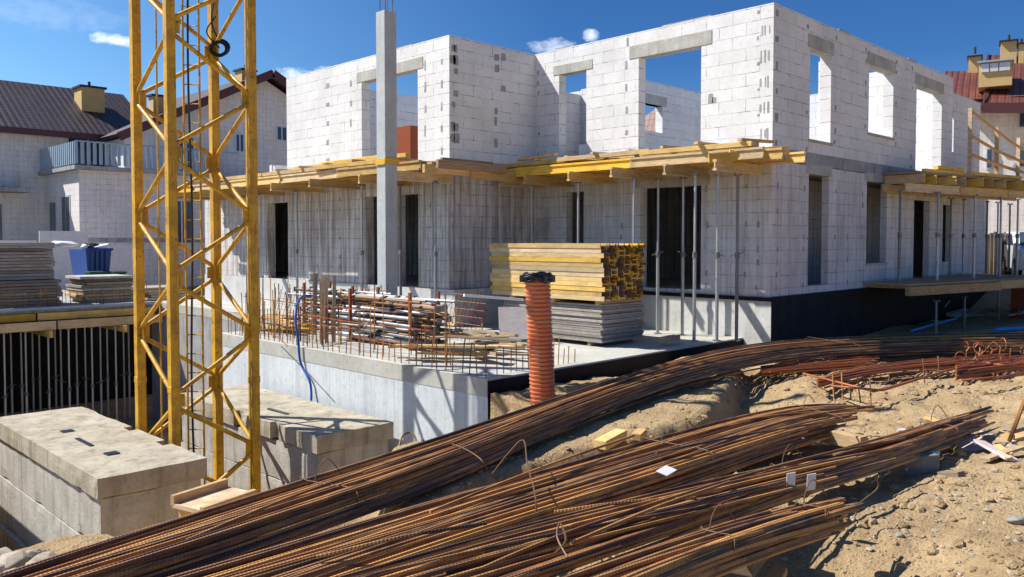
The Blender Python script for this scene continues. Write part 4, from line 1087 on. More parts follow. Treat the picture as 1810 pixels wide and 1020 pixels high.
B2 = thing('background_house', 'grey gabled block house with maroon verge behind the crane mast', 'house', (22.8, 42.2, -1.3))
apx = ony(470, 128, 42.2); le = ony(200, 238, 42.2); xr = 2*apx.x-le.x
MB().add([(le.x+.5, 42.2, -1.3), (xr-.5, 42.2, -1.3), (xr-.5, 42.2, le.z-.1), (apx.x, 42.2, apx.z-.45), (le.x+.5, 42.2, le.z-.1), (le.x+.5, 54, -1.3), (xr-.5, 54, -1.3), (xr-.5, 54, le.z-.1), (apx.x, 54, apx.z-.45), (le.x+.5, 54, le.z-.1)], [(0,1,2,3,4), (9,8,7,6,5), (0,5,6,1), (1,6,7,2), (0,4,9,5), (2,7,8,3), (3,8,9,4)]).build('wall', M['blockFar'], B2)
slope('roof', 'roofB', (le.x, 55, le.z), (le.x, 41.5, le.z), (apx.x, 41.5, apx.z), (apx.x, 55, apx.z), B2)
slope('roof', 'roofB', (xr, 41.5, le.z), (xr, 55, le.z), (apx.x, 55, apx.z), (apx.x, 41.5, apx.z), B2)
for xa, xb, za, zb_ in ((le.x, apx.x, le.z, apx.z), (xr, apx.x, le.z, apx.z)):
    MB().beam((xa, 41.42, za-.16), (xb, 41.42, zb_-.16), .14, .42).build('verge_board', M['maroon'], B2)
cc = ony(438, 135, 43.5); chimney(B2, cc.x, 43.8, apx.z-2, zy(438, 128, 43.8), .8)
cc = ony(277, 180, 44); chimney(B2, cc.x, 44, le.z, zy(277, 172, 44), .6)
bgwin(B2, 'y', 42.2, ony(415, 250, 42.2).x, ony(432, 250, 42.2).x, zy(420, 270, 42.2), zy(420, 235, 42.2))
bgwin(B2, 'y', 42.2, ony(488, 250, 42.2).x, ony(508, 250, 42.2).x, zy(495, 250, 42.2), zy(495, 222, 42.2))
bgwin(B2, 'y', 42.2, ony(255, 350, 42.2).x, ony(285, 350, 42.2).x, 1, 3.4); bgwin(B2, 'y', 42.2, ony(315, 350, 42.2).x, ony(345, 350, 42.2).x, 4.6, 6.5)
# unfinished low wall pieces above the long deck behind (white blocks)
rr = random.Random(66)
for i in range(12):
    px = rr.uniform(405, 500); p = ony(px, 290, 26)
    x0 = p.x; z0 = ZU+.0
    k = rr.randint(0, 1)
    m_ = MB().box(x0, x0+.6, 26+i*.02+rr.uniform(0, .3)-3, 26.24+rr.uniform(0, .2)-3+i*.02, ZU+k*.24+.003*i, ZU+.24+k*.24+.003*i).build('aerated_block', M['blockU']); tag(m_, '%s loose white block counted along the far end of the left deck' % ORD[i], 'block', 'loose blocks beyond the left deck')
# right red roofed house, its front square to the view
B3 = thing('background_house', 'white house with red tiled roof, ochre dormer and chimneys at far right', 'house', (46, 22, -.2))
F2 = ray(1745, 300); F2.z = 0; F2.normalize(); U3 = Vector((0, 0, 1)); RG3 = F2.cross(U3)
def cd(px, py, d):
    h = ray(px, 425); h.z = 0; h = h*(d/h.dot(F2)); dd = (h.x+h.y)*R2
    return Vector((h.x, h.y, 1.1+(425-py)/1463*dd))
def cbox(px0, px1, zlo, zhi, d0, d1):
    a_, b_ = cd(px0, 425, d0), cd(px1, 425, d0); m = (a_+b_)/2; m.z = (zlo+zhi)/2
    return MB().obox(m+F2*(d1-d0)/2, RG3*(b_-a_).length/2, F2*(d1-d0)/2, U3*(zhi-zlo)/2)
def zc(py, d): return cd(1745, py, d).z
cbox(1692, 2150, -.3, zc(180, 51), 51, 66).build('wall', M['blockFar'], B3)
e0 = cd(1682, 180, 50); e1 = cd(2150, 180, 50); e1.z = e0.z
r0 = cd(1664, 128, 57.5); r1 = cd(2050, 128, 57.5)
slope('roof', 'roofR', e0, e1, r1, r0, B3)
g0 = cd(1676, 170, 66); g1 = cd(2050, 170, 66); g0.z = g1.z = e0.z
slope('roof', 'roofR', g1, g0, r0, r1, B3)
f0 = cd(1732, 186, 48.6); f1 = cd(2100, 186, 48.6); h0 = cd(1738, 100, 59); h1 = cd(2100, 100, 59)
slope('roof', 'roofR', f0, f1, h1, h0, B3)
slope('roof', 'roofR', f0+Vector((0, 0, -.01)), h0, cd(1734, 128, 57.5), e0+RG3*1.5, B3)
MB().beam(e0-F2*.1-U3*.2, cd(1732, 184, 49.6)-U3*.2, .16, .4).build('gutter', M['maroon'], B3)
MB().beam(f0-F2*.1-U3*.2, f1-F2*.1-U3*.2, .16, .5).build('gutter', M['maroon'], B3)
dm = cbox(1724, 1783, zc(155, 50.2), zc(112, 50.2), 50.2, 53).build('dormer', M['ochre'], B3)
for (a_, b_) in ((1728, 1742), (1744, 1758), (1760, 1779)): cbox(a_, b_, zc(129, 50.1), zc(115, 50.1), 50.1, 50.19).build('window', M['winframe'], dm)
cbox(1721, 1786, zc(112, 50)+.005, zc(109, 50), 50, 53.5).build('dormer_roof', M['lightblue'], dm)
for (a_, b_, t_) in ((1706, 1728, 100), (1762, 1790, 79), (1793, 1803, 86)):
    ch = cbox(a_, b_, zc(140, 57), zc(t_, 57), 57, 58.2).build('chimney', M['ochre'], B3)
    m_ = cbox(a_-3, b_+3, zc(t_, 56.9)+.003, zc(t_-2, 56.9), 56.8, 58.4); q = cd((a_+b_)/2, t_-2, 57.5); m_.tube([q, q+U3*.4], .07, 6); m_.build('chimney_cap', M['dark'], ch)
for (a_, b_, y0_, y1_) in ((1796, 1812, 196, 232), (1796, 1812, 262, 300), (1740, 1752, 262, 300)):
    w_ = cbox(a_, b_, zc(y1_, 50.9), zc(y0_, 50.9), 50.85, 50.99).build('window', M['winframe'], B3)
    cbox(a_+2, b_-2, zc(y1_-3, 50.9), zc(y0_+3, 50.9), 50.8, 50.84).build('pane', M['glass'], w_)
# far red brick low wall + house behind the house corner
B4 = thing('background_house', 'low red roofed house glimpsed through an upper window opening', 'house', (40, 19, -.2))
MB().box(36.5, 44, 22.3, 30, -.3, 5.6).build('wall', M['blockFar'], B4)
slope('roof', 'roofR', (36, 22, 5.6), (44.5, 22, 5.6), (43.5, 26, 8.2), (37, 26, 8.2), B4)
slope('roof', 'roofR', (36, 30.5, 5.6), (36, 22, 5.6), (37, 26, 8.2), (37, 26.01, 8.2), B4)
B5 = thing('site_fence', 'row of brown boards fencing the far right end of the site', 'fence', (31, 6, -.2))
for k in range(14):
    MB().box(30.6+k*.42, 30.95+k*.42, 8.3, 8.34, -.4, 1.3+.05*(k % 3)).build('fence_board', M['plankD'], B5)

# car at far right
car = thing('parked_car', 'white car parked beyond the props at the right edge', 'car', (0, 0, 0), None, True)
prof = [(-2.1, .3), (2.1, .3), (2.15, .7), (2.0, .95), (1.1, 1.05), (.5, 1.5), (-1.2, 1.52), (-1.9, 1.05), (-2.15, .9)]
m_ = MB(); k = len(prof)
m_.add([(x, y, z) for y in (-.85, .85) for x, z in prof], [tuple(range(k)), tuple(range(k, 2*k))[::-1]]+[(i, k+i, k+(i+1) % k, (i+1) % k) for i in range(k)]); m_.build('body', M['carp'], car, bevel=.05)
for s_ in (-1, 1):
    m_ = MB(); pr = [(.95, 1.07), (.45, 1.44), (-.3, 1.46), (-.3, 1.07)]; pr2 = [(-.38, 1.07), (-.38, 1.46), (-1.1, 1.45), (-1.6, 1.09)]
    for q in (pr, pr2): m_.add([(x, s_*.856, z) for x, z in q]+[(x, s_*.84, z) for x, z in q], [(0,1,2,3), (7,6,5,4)])
    m_.build('window', M['glass'], car)
    for x in (-1.35, 1.35):
        w = MB().tube([(x, s_*.68, .33), (x, s_*.88, .33)], .33, 18).build('wheel', M['rubber'], car, True)
        MB().tube([(x, s_*.86, .33), (x, s_*.89, .33)], .19, 12).build('rim', M['galv'], w)
m_ = MB().add([(1.16, -.7, 1.05), (1.16, .7, 1.05), (.55, .65, 1.47), (.55, -.65, 1.47)], [(0,1,2,3)]); m_.v = [(x+.03, y, z+.02) for x, y, z in m_.v]; m_.build('windscreen', M['glass'], car)
for s_ in (-1, 1): MB().box(2.05, 2.16, s_*.62-.14, s_*.62+.14, .68, .82).build('headlight', M['white'], car, bevel=.02)
cp = ony(1822, 440, 8.9); car.location = (31.2, onz(1800, 480, -.1).y if False else 6.9, G(31.2, 6.9)); car.rotation_euler = (0, 0, math.radians(200))

# ------------------------------------------------------------ reinforcing bar bundles
def bundle(name, label, st, z, nrow, layers, rad, seed, mat='rust', endjit=.35, per=5, wob=.025, group='rusty rebar bundles in the foreground', limit=100, hump=1., smooth=26):
    """st: list of (px, y_far, y_near[, dz]) stations; rods interpolate between far and near edges"""
    rnd = random.Random(seed)
    if st[0][0] > st[-1][0]: st = st[::-1]
    Fp = []; Np = []
    for s_ in st:
        zz = z+(s_[3] if len(s_) > 3 else 0)
        Fp.append(onz(s_[0], s_[1], zz)); Np.append(onz(s_[0], s_[2], zz))
    Fs = crspline(Fp, per); Ns = crspline(Np, per)
    for A_ in (Fs, Ns):
        for _ in range(smooth):
            B_ = [p.copy() for p in A_]
            for q in range(1, len(A_)-1): A_[q] = B_[q]*.4+(B_[q-1]+B_[q+1])*.3
    root = thing(name, label, 'rebar bundle', Fs[0], group)
    n = len(Fs); k = 0
    tot = min(limit, nrow*layers)
    nt_ = int(tot*.58) if layers > 1 else tot      # surface strands, the rest fill underneath
    for q in range(tot):
        surf = q < nt_
        u0 = (q/max(1, nt_-1)) if surf else rnd.uniform(0, .8)
        ph1, ph2, ph3 = rnd.uniform(0, 6), rnd.uniform(0, 6), rnd.uniform(.2, .6)
        dr = rnd.choice([0, 0, 0, 1])*rnd.uniform(-.35, .35)*(3 if wob > .05 else 1)+rnd.uniform(-.06, .06); zj = rnd.uniform(-1.5, 1.1)*rad; rr_ = rad*rnd.uniform(.82, 1.15)
        i0 = int(rnd.random()**3*min(endjit, .6)*per); cut = rnd.random()*(.35+.65*rnd.random())*endjit*per*1.25+(rnd.uniform(.5, 1.6) if endjit else 0); i1 = n-int(cut)
        pts = []
        for j in range(i0, i1):
            t = j/(n-1)
            u = u0+wob*.3*math.sin(ph1+j/per*ph3)+dr*(t-.5)*2
            u = max(-.02, min(1.02, u))
            side_ = max(0, (u-.66)/.34)
            lat = min(u, .66)/.66*.66+side_*.10
            p = Fs[j].lerp(Ns[j], lat)
            dome = math.sin(max(0, min(1, u/.7))*math.pi*.5+.15)*.035*hump-(side_**1.2)*.13*hump
            if layers > 1: dome += .020*hump*math.sin(u*(17+seed*2)+seed+t*2.2)
            if not surf: dome -= rad*2.6
            p = p+Vector((0, 0, -.035*hump+dome+zj+rad*.35*math.sin(ph2+j/per*.5)))
            pts.append(p)
        if len(pts) < 3: continue
        pts[-1] = pts[-2].lerp(pts[-1], 1-(cut-int(cut))*.95)
        if rnd.random() < .3 and endjit: pts.append(pts[-1]+(pts[-1]-pts[-2]).normalized()*rnd.uniform(.04, .45)*min(1, endjit))
        MB().tube(pts, rr_, 6, uv=True).build('bar', M[mat], root, True); k += 1
    return root, Fs, Ns
B_1, F1, N1 = bundle('rebar_bundle', 'longest rusty rebar bundle curving from lower left to the right edge', [(-120, 1060, 1150), (60, 1000, 1085), (160, 966, 1060), (300, 925, 1015), (460, 872, 965), (600, 829, 915), (730, 790, 872), (860, 744, 815), (1000, 697, 752), (1130, 655, 690, .03), (1240, 621, 665, .06), (1330, 604, 640, .05), (1450, 595, 622), (1620, 590, 614), (1810, 587, 609), (1900, 586, 607)],
    -.76, 33, 3, .014, 1, endjit=0, hump=1.1)
B_2, F2, N2 = bundle('rebar_bundle', 'second rusty rebar bundle from the back ending above the sand', [(1525, 712, 742), (1435, 707, 768), (1356, 722, 800), (1250, 747, 840), (1100, 790, 892), (950, 832, 935), (800, 876, 985), (600, 934, 1056), (400, 993, 1130), (200, 1050, 1200)],
    -.77, 33, 3, .0145, 2, endjit=1.5)
B_3, F3, N3 = bundle('rebar_bundle', 'third rusty rebar bundle from the back reaching farthest onto the sand', [(1768, 712, 740), (1642, 747, 792), (1546, 772, 829), (1435, 800, 860), (1250, 866, 925), (1100, 908, 980), (900, 968, 1050), (700, 1024, 1125)],
    -.70, 30, 3, .0145, 3, endjit=1.3, hump=.9)
B_4, F4, N4 = bundle('rebar_bundle', 'nearest rusty rebar bundle ending over the shaded hollow', [(1522, 866, 905), (1340, 905, 958), (1250, 936, 1002), (1100, 982, 1062), (950, 1035, 1135)],
    -.62, 30, 3, .0145, 4, endjit=1.1, hump=.8)
# a few stray bars spanning the gaps
B_5, _, _ = bundle('stray_bars', 'few stray rusty bars lying over the two middle bundles', [(1640, 775, 800, .06), (1450, 800, 850, .09), (1250, 850, 905, .1), (1000, 900, 960, .1), (800, 960, 1020, .1), (600, 1015, 1080, .1)], -.72, 12, 1, .012, 14, endjit=1.5, wob=.1, hump=.5, group='stray bars')
# tie wires round the bundles
def tie(root, A, B, t, hgt=.09, drop=.05, loop=0, tail=0, mat='wire', r=.004):
    j = min(len(A)-2, max(1, int(t*(len(A)-1)))); a = A[j]; b = B[j]; d = (A[j+1]-A[j-1]).normalized()
    # perpendicular crossing
    w = (b-a); w = w-d*w.dot(d); c = a*.66+b*.34; h = w*.38
    pts = [c-h+Vector((0, 0, -drop)), c-h*1.02+Vector((0, 0, hgt*.6)), c-h*.6+Vector((0, 0, hgt)), c+Vector((0, 0, hgt*1.05)), c+h*.6+Vector((0, 0, hgt)), c+h*1.02+Vector((0, 0, hgt*.6)), c+h+Vector((0, 0, -drop))]
    pts = [p+d*.03*math.sin(i*2.) for i, p in enumerate(pts)]
    m_ = MB(); m_.tube(crspline(pts, 3), r, 5)
    if tail:
        q = c-h*.4+Vector((0, 0, hgt)); m_.tube(crspline([q, q+Vector((.05, 0, .12))*tail, q+Vector((.12, -.04, .20))*tail, q+Vector((.22, -.12, .05))*tail], 4), r, 5)
    m_.build('tie_wire', M[mat], root, True)
for t in (.33, .62, .8): tie(B_1, F1, N1, t, .03, tail=.8 if t in (.33, .45) else 0)
for t in (.9, .64): tie(B_2, F2, N2, t, .03, tail=1 if t in (.36,) else .6)
for t in (.88, .55): tie(B_3, F3, N3, t, .03, tail=.8)
for t in (.86, .56): tie(B_4, F4, N4, t, .03, tail=.7)
# wire loops
def wloop(pxs, z, label, r=.006):
    o_ = MB().tube(crspline([onz(x, y, z+dz) for x, y, dz in pxs], 5), r, 5).build('bent_wire', M['wire'], smooth=True); tag(o_, label, 'wire')
wloop([(870, 838, -.02), (900, 800, .1), (925, 778, .2), (932, 820, .15), (945, 870, .1), (948, 905, 0)], -.7, 'bent wire rising over the middle of the second bundle')
wloop([(800, 785, .02), (825, 795, .1), (850, 812, .1), (862, 830, .02)], -.75, 'bent wire across the sand side of the longest bundle')
wloop([(980, 978, .02), (1000, 955, .08), (990, 925, .12), (985, 950, .08), (1003, 985, .02)], -.62, 'small wire loop on the near bars at bottom centre')
wloop([(1545, 840, .1), (1552, 862, .0), (1520, 890, -.1), (1512, 912, -.15)], -.72, 'pale wire curling down past the end of the nearest bundle')
wloop([(1628, 806, .0), (1700, 812, -.1), (1740, 830, -.25), (1720, 860, -.3)], -.8, 'long wire trailing from the third bundle over the sand')
for i in range(5):
    x = 1630+i*9; 
# standing pins carrying an orange bar on the right
def bar(pts, r, label, mat='rustO', name='loose_bar', cat='rebar', group=None):
    o_ = MB().tube(crspline(pts, 4), r, 6, uv=True).build(name, M[mat], smooth=True); tag(o_, label, cat, group); return o_
rr = random.Random(88)
# short orange bundles on the right
bundle('short_rebar_bundle', 'short bright orange rebar bundle at the left of the sand behind', [(1345, 648, 662), (1420, 636, 656), (1500, 632, 650), (1560, 628, 645)], -.93, 9, 3, .014, 31, 'rustO', .8, hump=.4, group='orange rebar bundles')
bundle('short_rebar_bundle', 'orange rebar bundle slanting down to the middle of the sand', [(1445, 668, 684), (1500, 650, 668), (1580, 636, 655), (1700, 628, 648), (1800, 622, 640)], -.92, 11, 3, .014, 32, 'rustO', 1.2, wob=.08, hump=.4, group='orange rebar bundles')
bundle('short_rebar_bundle', 'tangled orange rebar bundle at the right edge of the sand', [(1690, 645, 662), (1740, 632, 655), (1800, 628, 650), (1860, 626, 650)], -.9, 11, 4, .014, 33, 'rustO', 1.0, wob=.14, hump=.5, group='orange rebar bundles')
for i, (a, b) in enumerate([((1470, 682), (1560, 690)), ((1545, 692), (1700, 648)), ((1560, 690), (1650, 662)), ((1700, 672), (1810, 662)), ((1420, 660), (1545, 692)), ((1735, 674), (1830, 655))]):
    bar([onz(a[0], a[1], -.93), onz((a[0]+b[0])/2, (a[1]+b[1])/2, -.88), onz(b[0], b[1], -.93)], .016, '%s loose orange bar from the left on the sand beyond the bundles' % ORD[i], group='loose orange bars')
for i, (px, py) in enumerate([(1505, 690), (1522, 695), (1540, 700), (1635, 668), (1662, 660), (1475, 690), (1490, 688)]):
    p = onz(px, py, -1.0); g_ = G(p.x, p.y)
    o_ = MB().tube([(p.x, p.y, g_-.05), (p.x+rr.uniform(-.06, .06), p.y+.04, g_+.38)], .011, 6, uv=True).build('steel_pin', M['rust']); tag(o_, '%s upright pin from the left stuck in the sand behind the bundles' % ORD[i], 'pin', 'pins in the sand')
for i in range(16):
    p = onz(rr.uniform(1690, 1810), rr.uniform(622, 645), -.95); R_ = rr.uniform(.06, .12); a = rr.uniform(0, 6); ax = Vector((math.cos(a), math.sin(a), 0))
    o_ = MB().tube([p+Vector((0, 0, R_+.05))+ax*R_*math.cos(t)+Vector((0, 0, R_*math.sin(t))) for t in [k*math.pi/4+.4 for k in range(8)]], .009, 5, uv=True).build('stirrup', M['rustO']); tag(o_, '%s bent orange stirrup from the pile at the right edge' % ORD[i], 'stirrup', 'orange stirrups at the right edge')

# dunnage under the bundles
def dun(name, c, ax, ay, az, mat, label, cat='timber', bevel=.01):
    o_ = MB().obox(c, ax, ay, az).build(name, M[mat], bevel=bevel); tag(o_, label, cat); return o_
p = onz(1607, 828, -.95); dun('concrete_lump', Vector((p.x, p.y, -.93)), Vector((.16, -.10, 0)), Vector((.07, .13, 0)), Vector((.0, .0, .13)), 'panel', 'grey block under the far end of the third bundle', 'block')
p = onz(1626, 815, -.9); dun('concrete_lump', Vector((p.x, p.y, -.9)), Vector((.09, -.06, .0)), Vector((.04, .09, 0)), Vector((.02, .0, .10)), 'found', 'pale broken block beside the third bundle end', 'block')
p = onz(1340, 985, -.95); dun('timber_bearer', Vector((p.x, p.y, -.86)), Vector((.40, .1, 0)), Vector((-.02, .08, 0)), Vector((0, 0, .07)), 'plankD', 'dark timber bearer under the nearest bundle')
p = onz(1335, 995, -.9); dun('timber_offcut', Vector((p.x-.02, p.y-.12, -1.0)), Vector((.22, .06, .02)), Vector((-.01, .05, 0)), Vector((0, 0, .025)), 'tape', 'orange brown offcut below the nearest bundle', 'timber')
p = onz(1450, 770, -.95); dun('timber_bearer', Vector((p.x, p.y, -.93)), Vector((.1, .5, 0)), Vector((.06, -.012, 0)), Vector((0, 0, .07)), 'plank', 'timber bearer under the second bundle end')
p = onz(1080, 780, -.95); dun('timber_block', Vector((p.x, p.y, -.93)), Vector((.2, .02, .02)), Vector((-.01, .07, 0)), Vector((0, 0, .05)), 'beam', 'left yellow timber block on the shaded sand strip')
p = onz(1130, 770, -.95); dun('timber_block', Vector((p.x, p.y, -.94)), Vector((.12, .05, .0)), Vector((-.02, .05, 0)), Vector((0, 0, .04)), 'beam', 'right yellow timber block on the shaded sand strip')
p = onz(1195, 622, -.95); dun('timber_block', Vector((p.x, p.y+.15, -.72)), Vector((.28, .02, 0)), Vector((0, .08, 0)), Vector((0, 0, .05)), 'plank', 'short tan timber behind the longest bundle on the slab edge')
for i, (a, b, w, mt) in enumerate([((1600, 812), (1810, 752), .16, 'plankD'), ((1700, 800), (1830, 765), .12, 'plank'), ((1640, 838), (1700, 838), .10, 'plankD')]):
    lay('board', onz(*a, -.98), onz(*b, -.9), w, .045, mt, ['long weathered board lying beyond the third bundle end', 'short brown board at the right edge on the sand', 'small dark board in the shadow on the sand'][i], 'board', None)
p = onz(1745, 790, -1.0); q = onz(1800, 700, -.8)
bar([onz(1780, 790, -.95), onz(1795, 750, -.7), onz(1812, 705, -.45)], .02, 'bent rusty bar rising at the right edge', 'rust')
m_ = MB().obox(onz(1725, 785, -.92), Vector((.35, -.12, .02)), Vector((.05, .16, 0)), Vector((0, 0, .012))).build('plywood_sheet', M['pink']); tag(m_, 'pale flat board on the sand just past the third bundle tip', 'board')
for i, (px, py, z_, nm) in enumerate([(1178, 832, -.73, 'white paper tag lying on the second bundle'), (1303, 842, -.68, 'small white tag where two middle bundles meet'), (1398, 850, -.63, 'left white tag tied to the third bundle'), (1434, 852, -.63, 'right white tag tied to the third bundle')]):
    p = onz(px, py, z_)
    a = .07 if i == 0 else .04
    if i < 2: o_ = MB().obox(p, Vector((a, 0, .01)), Vector((-.02, a*.55, .015)), Vector((0, 0, .003)))
    else: o_ = MB().obox(p, Vector((.022, -.022, .005)), Vector((.02, .012, -.065)), Vector((.002, .002, .0)))
    o_ = o_.build('paper_tag', M['white']); tag(o_, nm, 'tag')
# blue pipes on the right, planks along the black wall
bar([onz(1612, 585, -1.0), onz(1645, 575, -1.0), onz(1690, 563, -1.0)], .035, 'light blue plastic pipe lying before the black wall', 'cyan', 'blue_pipe', 'pipe')
bar([onz(1760, 583, -1.0), onz(1800, 581, -1.0), onz(1850, 579, -1.0)], .045, 'second light blue pipe at the right edge behind the rebar', 'cyan', 'blue_pipe', 'pipe')
heap(14, 1600, 1810, 552, 580, -1.12, (1.2, 3.2), 'loose_plank', ['plankD', 'panel', 'lintel'], '%s grey plank counted up in the spread beside the black wall', 'planks before the black wall', 91, (-.5, .3))
bar([onz(1655, 560, -1.05), onz(1668, 545, -.8), onz(1678, 532, -.6)], .02, 'thin orange stick leaning by the black wall', 'tape', 'thin_stick', 'stick')
p = onz(1798, 540, -1.0); m_ = MB().box(26.3, 27.3, 5.9, 6.5, -1.15, -.25).build('brick_stack', M['brick'], bevel=.01); tag(m_, 'stack of dark red bricks at the right edge under the platform', 'bricks')

rr = random.Random(808)
for i in range(12):
    p = onz(rr.uniform(1600, 1815), rr.uniform(735, 850), -1.02); a = rr.uniform(-.6, 1.2); L = rr.uniform(.12, .5); g_ = G(p.x, p.y)
    dd = Vector((math.cos(a), math.sin(a), rr.uniform(-.1, .1)))*L
    lay('wood_scrap', Vector((p.x, p.y, g_+.05))-dd, Vector((p.x, p.y, g_+.06))+dd, rr.uniform(.05, .14), .025, rr.choice(['plank', 'plankD', 'tape', 'pink']), '%s wood scrap counted over the littered sand near the right edge' % ORD[i], 'scrap', 'wood scraps at right', roll=rr.uniform(-.3, .3))
for i, (a_, b_, z1, z2) in enumerate([((560, 985), (860, 925), -.70, -.66), ((980, 905), (1230, 880), -.66, -.62), ((1010, 960), (1290, 852), -.60, -.58), ((760, 905), (1120, 770), -.70, -.66), ((1160, 800), (1490, 742), -.68, -.70), ((640, 1035), (1010, 930), -.64, -.62), ((330, 955), (640, 835), -.72, -.70), ((1350, 830), (1600, 775), -.62, -.66)]):
    A_, C_ = onz(*a_, z1), onz(*b_, z2)
    bar([A_, A_.lerp(C_, .5)+Vector((0, 0, .02)), C_], .011, '%s stray bar lying askew on top of the bundles, counted at random' % ORD[i] if False else ['stray bar across the lower left of the bundles', 'stray bar lying flat over the middle bundles', 'stray bar slanting beside the white paper tag', 'stray bar along the far edge of the second bundle', 'stray bar near the tip of the second bundle', 'lowest stray bar at bottom centre', 'stray bar on the longest bundle below the mast foot', 'stray bar near the tip of the third bundle'][i], 'rust', 'stray_bar', 'rebar', 'stray bars on top of the bundles')
# mesh sheets leaning in the slab clutter
for i, (px, py, w_, h_) in enumerate([(640, 590, 1.3, 1.0), (815, 602, 1.1, .95), (500, 580, 1.4, .8)]):
    b_ = onz(px, py, ZT+.02); ux = Vector((.12, 1, 0)).normalized()*w_; uz = Vector((.28, .05, h_))
    m_ = MB()
    for k in range(9): m_.tube([b_+ux*(k/8-.5), b_+ux*(k/8-.5)+uz+Vector((rr.uniform(-.04, .04), 0, rr.uniform(-.05, .1)))], .006, 4)
    for k in range(7): m_.tube([b_-ux*.52+uz*(k/7+.05), b_+ux*.52+uz*(k/7+.05)], .006, 4)
    o_ = m_.build('mesh_sheet', M['rustO']); tag(o_, ['rusty wire mesh sheet leaning on the near prop stack', 'rusty wire mesh sheet standing left of the orange pipe', 'rusty wire mesh sheet behind the right leg of the mast'][i], 'wire mesh', 'wire mesh sheets')

# stones: pit edge and foreground rubble
rr = random.Random(404)
def stone(px, py, z, r, label, grp, mat='stone'):
    p = onz(px, py, z); vs, fs = rockverts(r, rr.randint(0, 9999))
    zz = G(p.x, p.y)
    o_ = MB().add([v+Vector((p.x, p.y, zz+r*.3)) for v in vs], fs).build('stone', M[mat], bevel=r*.12); tag(o_, label, 'stone', grp)
for i in range(22): stone(rr.uniform(-5, 112), rr.uniform(976, 1016), -1.05, rr.uniform(.03, .10), '%s pale stone counted among rubble at the bottom left pit edge' % ORD[i], 'rubble at the pit edge')
for i in range(20): stone(rr.uniform(1570, 1810), rr.uniform(870, 1015), -.95, rr.uniform(.012, .036), '%s small stone counted over the bright sand at bottom right' % ORD[i], 'stones at bottom right', rr.choice(['stone', 'sand', 'panel', 'sand']))
for i, (px, py, r) in enumerate([(1800, 925, .07), (1790, 800, .06), (1762, 846, .05), (1640, 815, .05), (1560, 975, .07), (1585, 1005, .06)]): stone(px, py, -.95, r, ['large grey stone at the right edge of the sand', 'stone beside the boards at the right edge', 'brown stone below the boards on the right', 'small stone by the grey block under the bundle', 'reddish stone at the shadow border', 'lowest stone at the shadow border'][i], 'large stones on the sand', ['panel', 'stone', 'stone', 'stone', 'sand', 'stone'][i])
# brick scraps on the sand behind
for i in range(8):
    p = onz(rr.uniform(1470, 1760), rr.uniform(745, 775), -1.0)
    m_ = MB().obox((p.x, p.y, G(p.x, p.y)+.03), Vector((.06, .03, 0)), Vector((-.02, .04, 0)), Vector((0, 0, .03))).build('brick_scrap', M[rr.choice(['brick', 'pink', 'tape'])], bevel=.006); tag(m_, '%s scrap of brick counted along the sand beside the third bundle' % ORD[i], 'brick', 'brick scraps')

# ------------------------------------------------------------ world, sun, camera
SUN = Vector((-1, 1.4, 1.92)).normalized()
w = bpy.data.worlds.new('World'); S.world = w; w.use_nodes = True
nt = w.node_tree; nt.nodes.clear()
out = nt.nodes.new('ShaderNodeOutputWorld'); bg = nt.nodes.new('ShaderNodeBackground'); sky = nt.nodes.new('ShaderNodeTexSky')
sky.sky_type = 'NISHITA'; sky.sun_disc = False; sky.sun_elevation = math.asin(SUN.z); sky.sun_rotation = math.atan2(SUN.x, SUN.y)
sky.altitude = 200; sky.air_density = 1.0; sky.dust_density = .2; sky.ozone_density = 3.
L = nt.links.new
def wn(ty, ins=None, **kw):
    nd = nt.nodes.new('ShaderNode'+ty)
    for k, v in kw.items(): setattr(nd, k, v)
    for k, v in (ins or {}).items():
        if isinstance(v, bpy.types.NodeSocket): L(v, nd.inputs[k])
        else: nd.inputs[k].default_value = v
    return nd
tc = wn('TexCoord').outputs['Generated']
tint = wn('Mix', None, data_type='RGBA', blend_type='MULTIPLY'); tint.inputs[0].default_value = 1.
L(sky.outputs[0], tint.inputs[6])
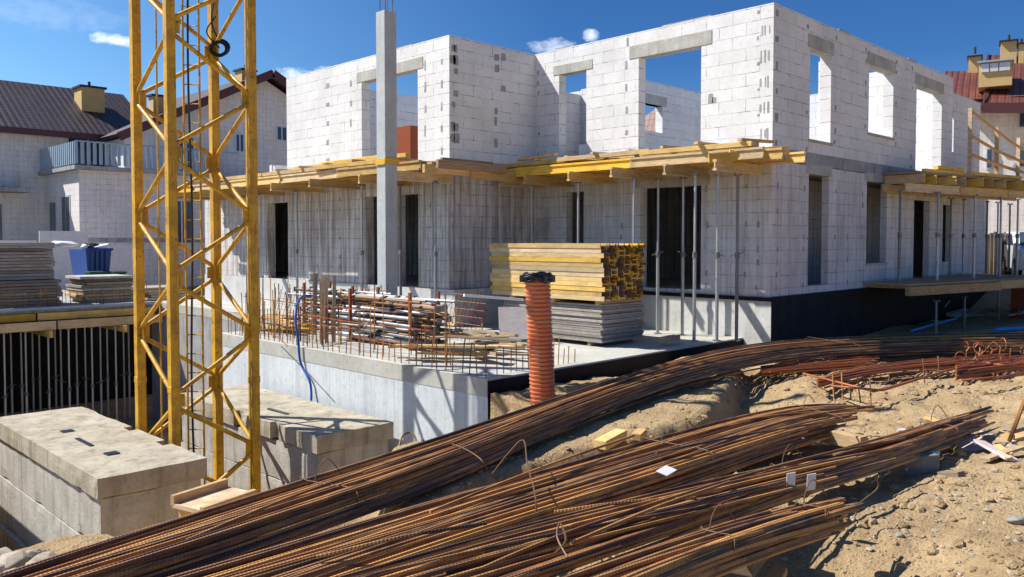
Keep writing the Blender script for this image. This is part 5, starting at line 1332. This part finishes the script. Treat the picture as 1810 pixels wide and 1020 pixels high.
# deeper polarised blue to the right of the sun
dt = wn('VectorMath', {0: tc, 1: tuple(RGT)}, operation='DOT_PRODUCT').outputs['Value']
rp = wn('MapRange', {0: dt, 1: -.6, 2: .05, 3: 0., 4: 1.}).outputs[0]
tm = wn('Mix', None, data_type='RGBA'); L(rp, tm.inputs[0]); tm.inputs[6].default_value = (.54, .78, .93, 1); tm.inputs[7].default_value = (.17, .36, .60, 1)
L(tm.outputs[2], tint.inputs[7])
col = tint.outputs[2]
ez = wn('SeparateXYZ', {0: tc}).outputs[2]
hz = wn('MapRange', {0: ez, 1: .0, 2: .20, 3: .30, 4: 0.}).outputs[0]
hm = wn('Mix', None, data_type='RGBA'); L(hz, hm.inputs[0]); L(col, hm.inputs[6]); hm.inputs[7].default_value = (3.2, 4.6, 6.2, 1); col = hm.outputs[2]
def cloud(px, py, wx, wy, amt, seed):
    global col
    d = ray(px, py).normalized(); r_ = RGT
    u_ = wn('VectorMath', {0: tc, 1: tuple(d)}, operation='SUBTRACT').outputs[0]
    a = wn('VectorMath', {0: u_, 1: tuple(Vector(r_)/wx)}, operation='DOT_PRODUCT').outputs['Value']
    b = wn('VectorMath', {0: u_, 1: (0, 0, 1/wy)}, operation='DOT_PRODUCT').outputs['Value']
    dd = wn('Math', {0: wn('Math', {0: a, 1: 2.}, operation='POWER').outputs[0], 1: wn('Math', {0: b, 1: 2.}, operation='POWER').outputs[0]}, operation='ADD').outputs[0]
    nz = wn('TexNoise', {'Vector': wn('VectorMath', {0: tc, 1: (1, 1, 1.8)}, operation='MULTIPLY').outputs[0], 'Scale': 60., 'Detail': 8., 'Roughness': .62}).outputs[0]
    f = wn('Math', {0: wn('MapRange', {0: dd, 1: 0., 2: 1.6, 3: .34, 4: -.42}).outputs[0], 1: nz}, operation='ADD').outputs[0]
    m = wn('MapRange', {0: f, 1: .5, 2: .85, 3: 0., 4: amt}).outputs[0]
    side = wn('VectorMath', {0: tc, 1: tuple(FWD)}, operation='DOT_PRODUCT').outputs['Value']
    m = wn('Math', {0: m, 1: wn('Math', {0: side, 1: 0.}, operation='GREATER_THAN').outputs[0]}, operation='MULTIPLY').outputs[0]
    mx = wn('Mix', None, data_type='RGBA'); L(m, mx.inputs[0]); L(col, mx.inputs[6]); mx.inputs[7].default_value = (8., 8.6, 9.4, 1); col = mx.outputs[2]
cloud(203, 70, .030, .008, .75, 1); cloud(1045, 63, .014, .009, .7, 2); cloud(975, 82, .035, .012, .45, 3); cloud(515, 133, .03, .012, .7, 4); cloud(575, 126, .015, .008, .5, 5); cloud(60, 20, .10, .02, .10, 6)
L(col, bg.inputs[0]); bg.inputs[1].default_value = .098; L(bg.outputs[0], out.inputs[0])
sl = bpy.data.lights.new('sun', 'SUN'); sl.energy = 4.6; sl.angle = math.radians(.5); sl.color = (1, .95, .87)
so = bpy.data.objects.new('sun', sl); COL.objects.link(so); so.rotation_euler = SUN.to_track_quat('Z', 'Y').to_euler()
cd = bpy.data.cameras.new('camera'); co = bpy.data.objects.new('camera', cd); COL.objects.link(co)
cd.sensor_width = 36; cd.lens = F/1810*36; cd.clip_end = 2000; cd.clip_start = .05
cd.shift_y = -(510-CYP)/1810
co.location = CAM; co.rotation_euler = (math.pi/2-PITCH, 0, -math.pi/4)
S.camera = co
S.view_settings.view_transform = 'Standard'; S.view_settings.look = 'None'; S.view_settings.gamma = 1; S.view_settings.exposure = .75
S.cycles.use_denoising = True
S.cycles.max_bounces = 6
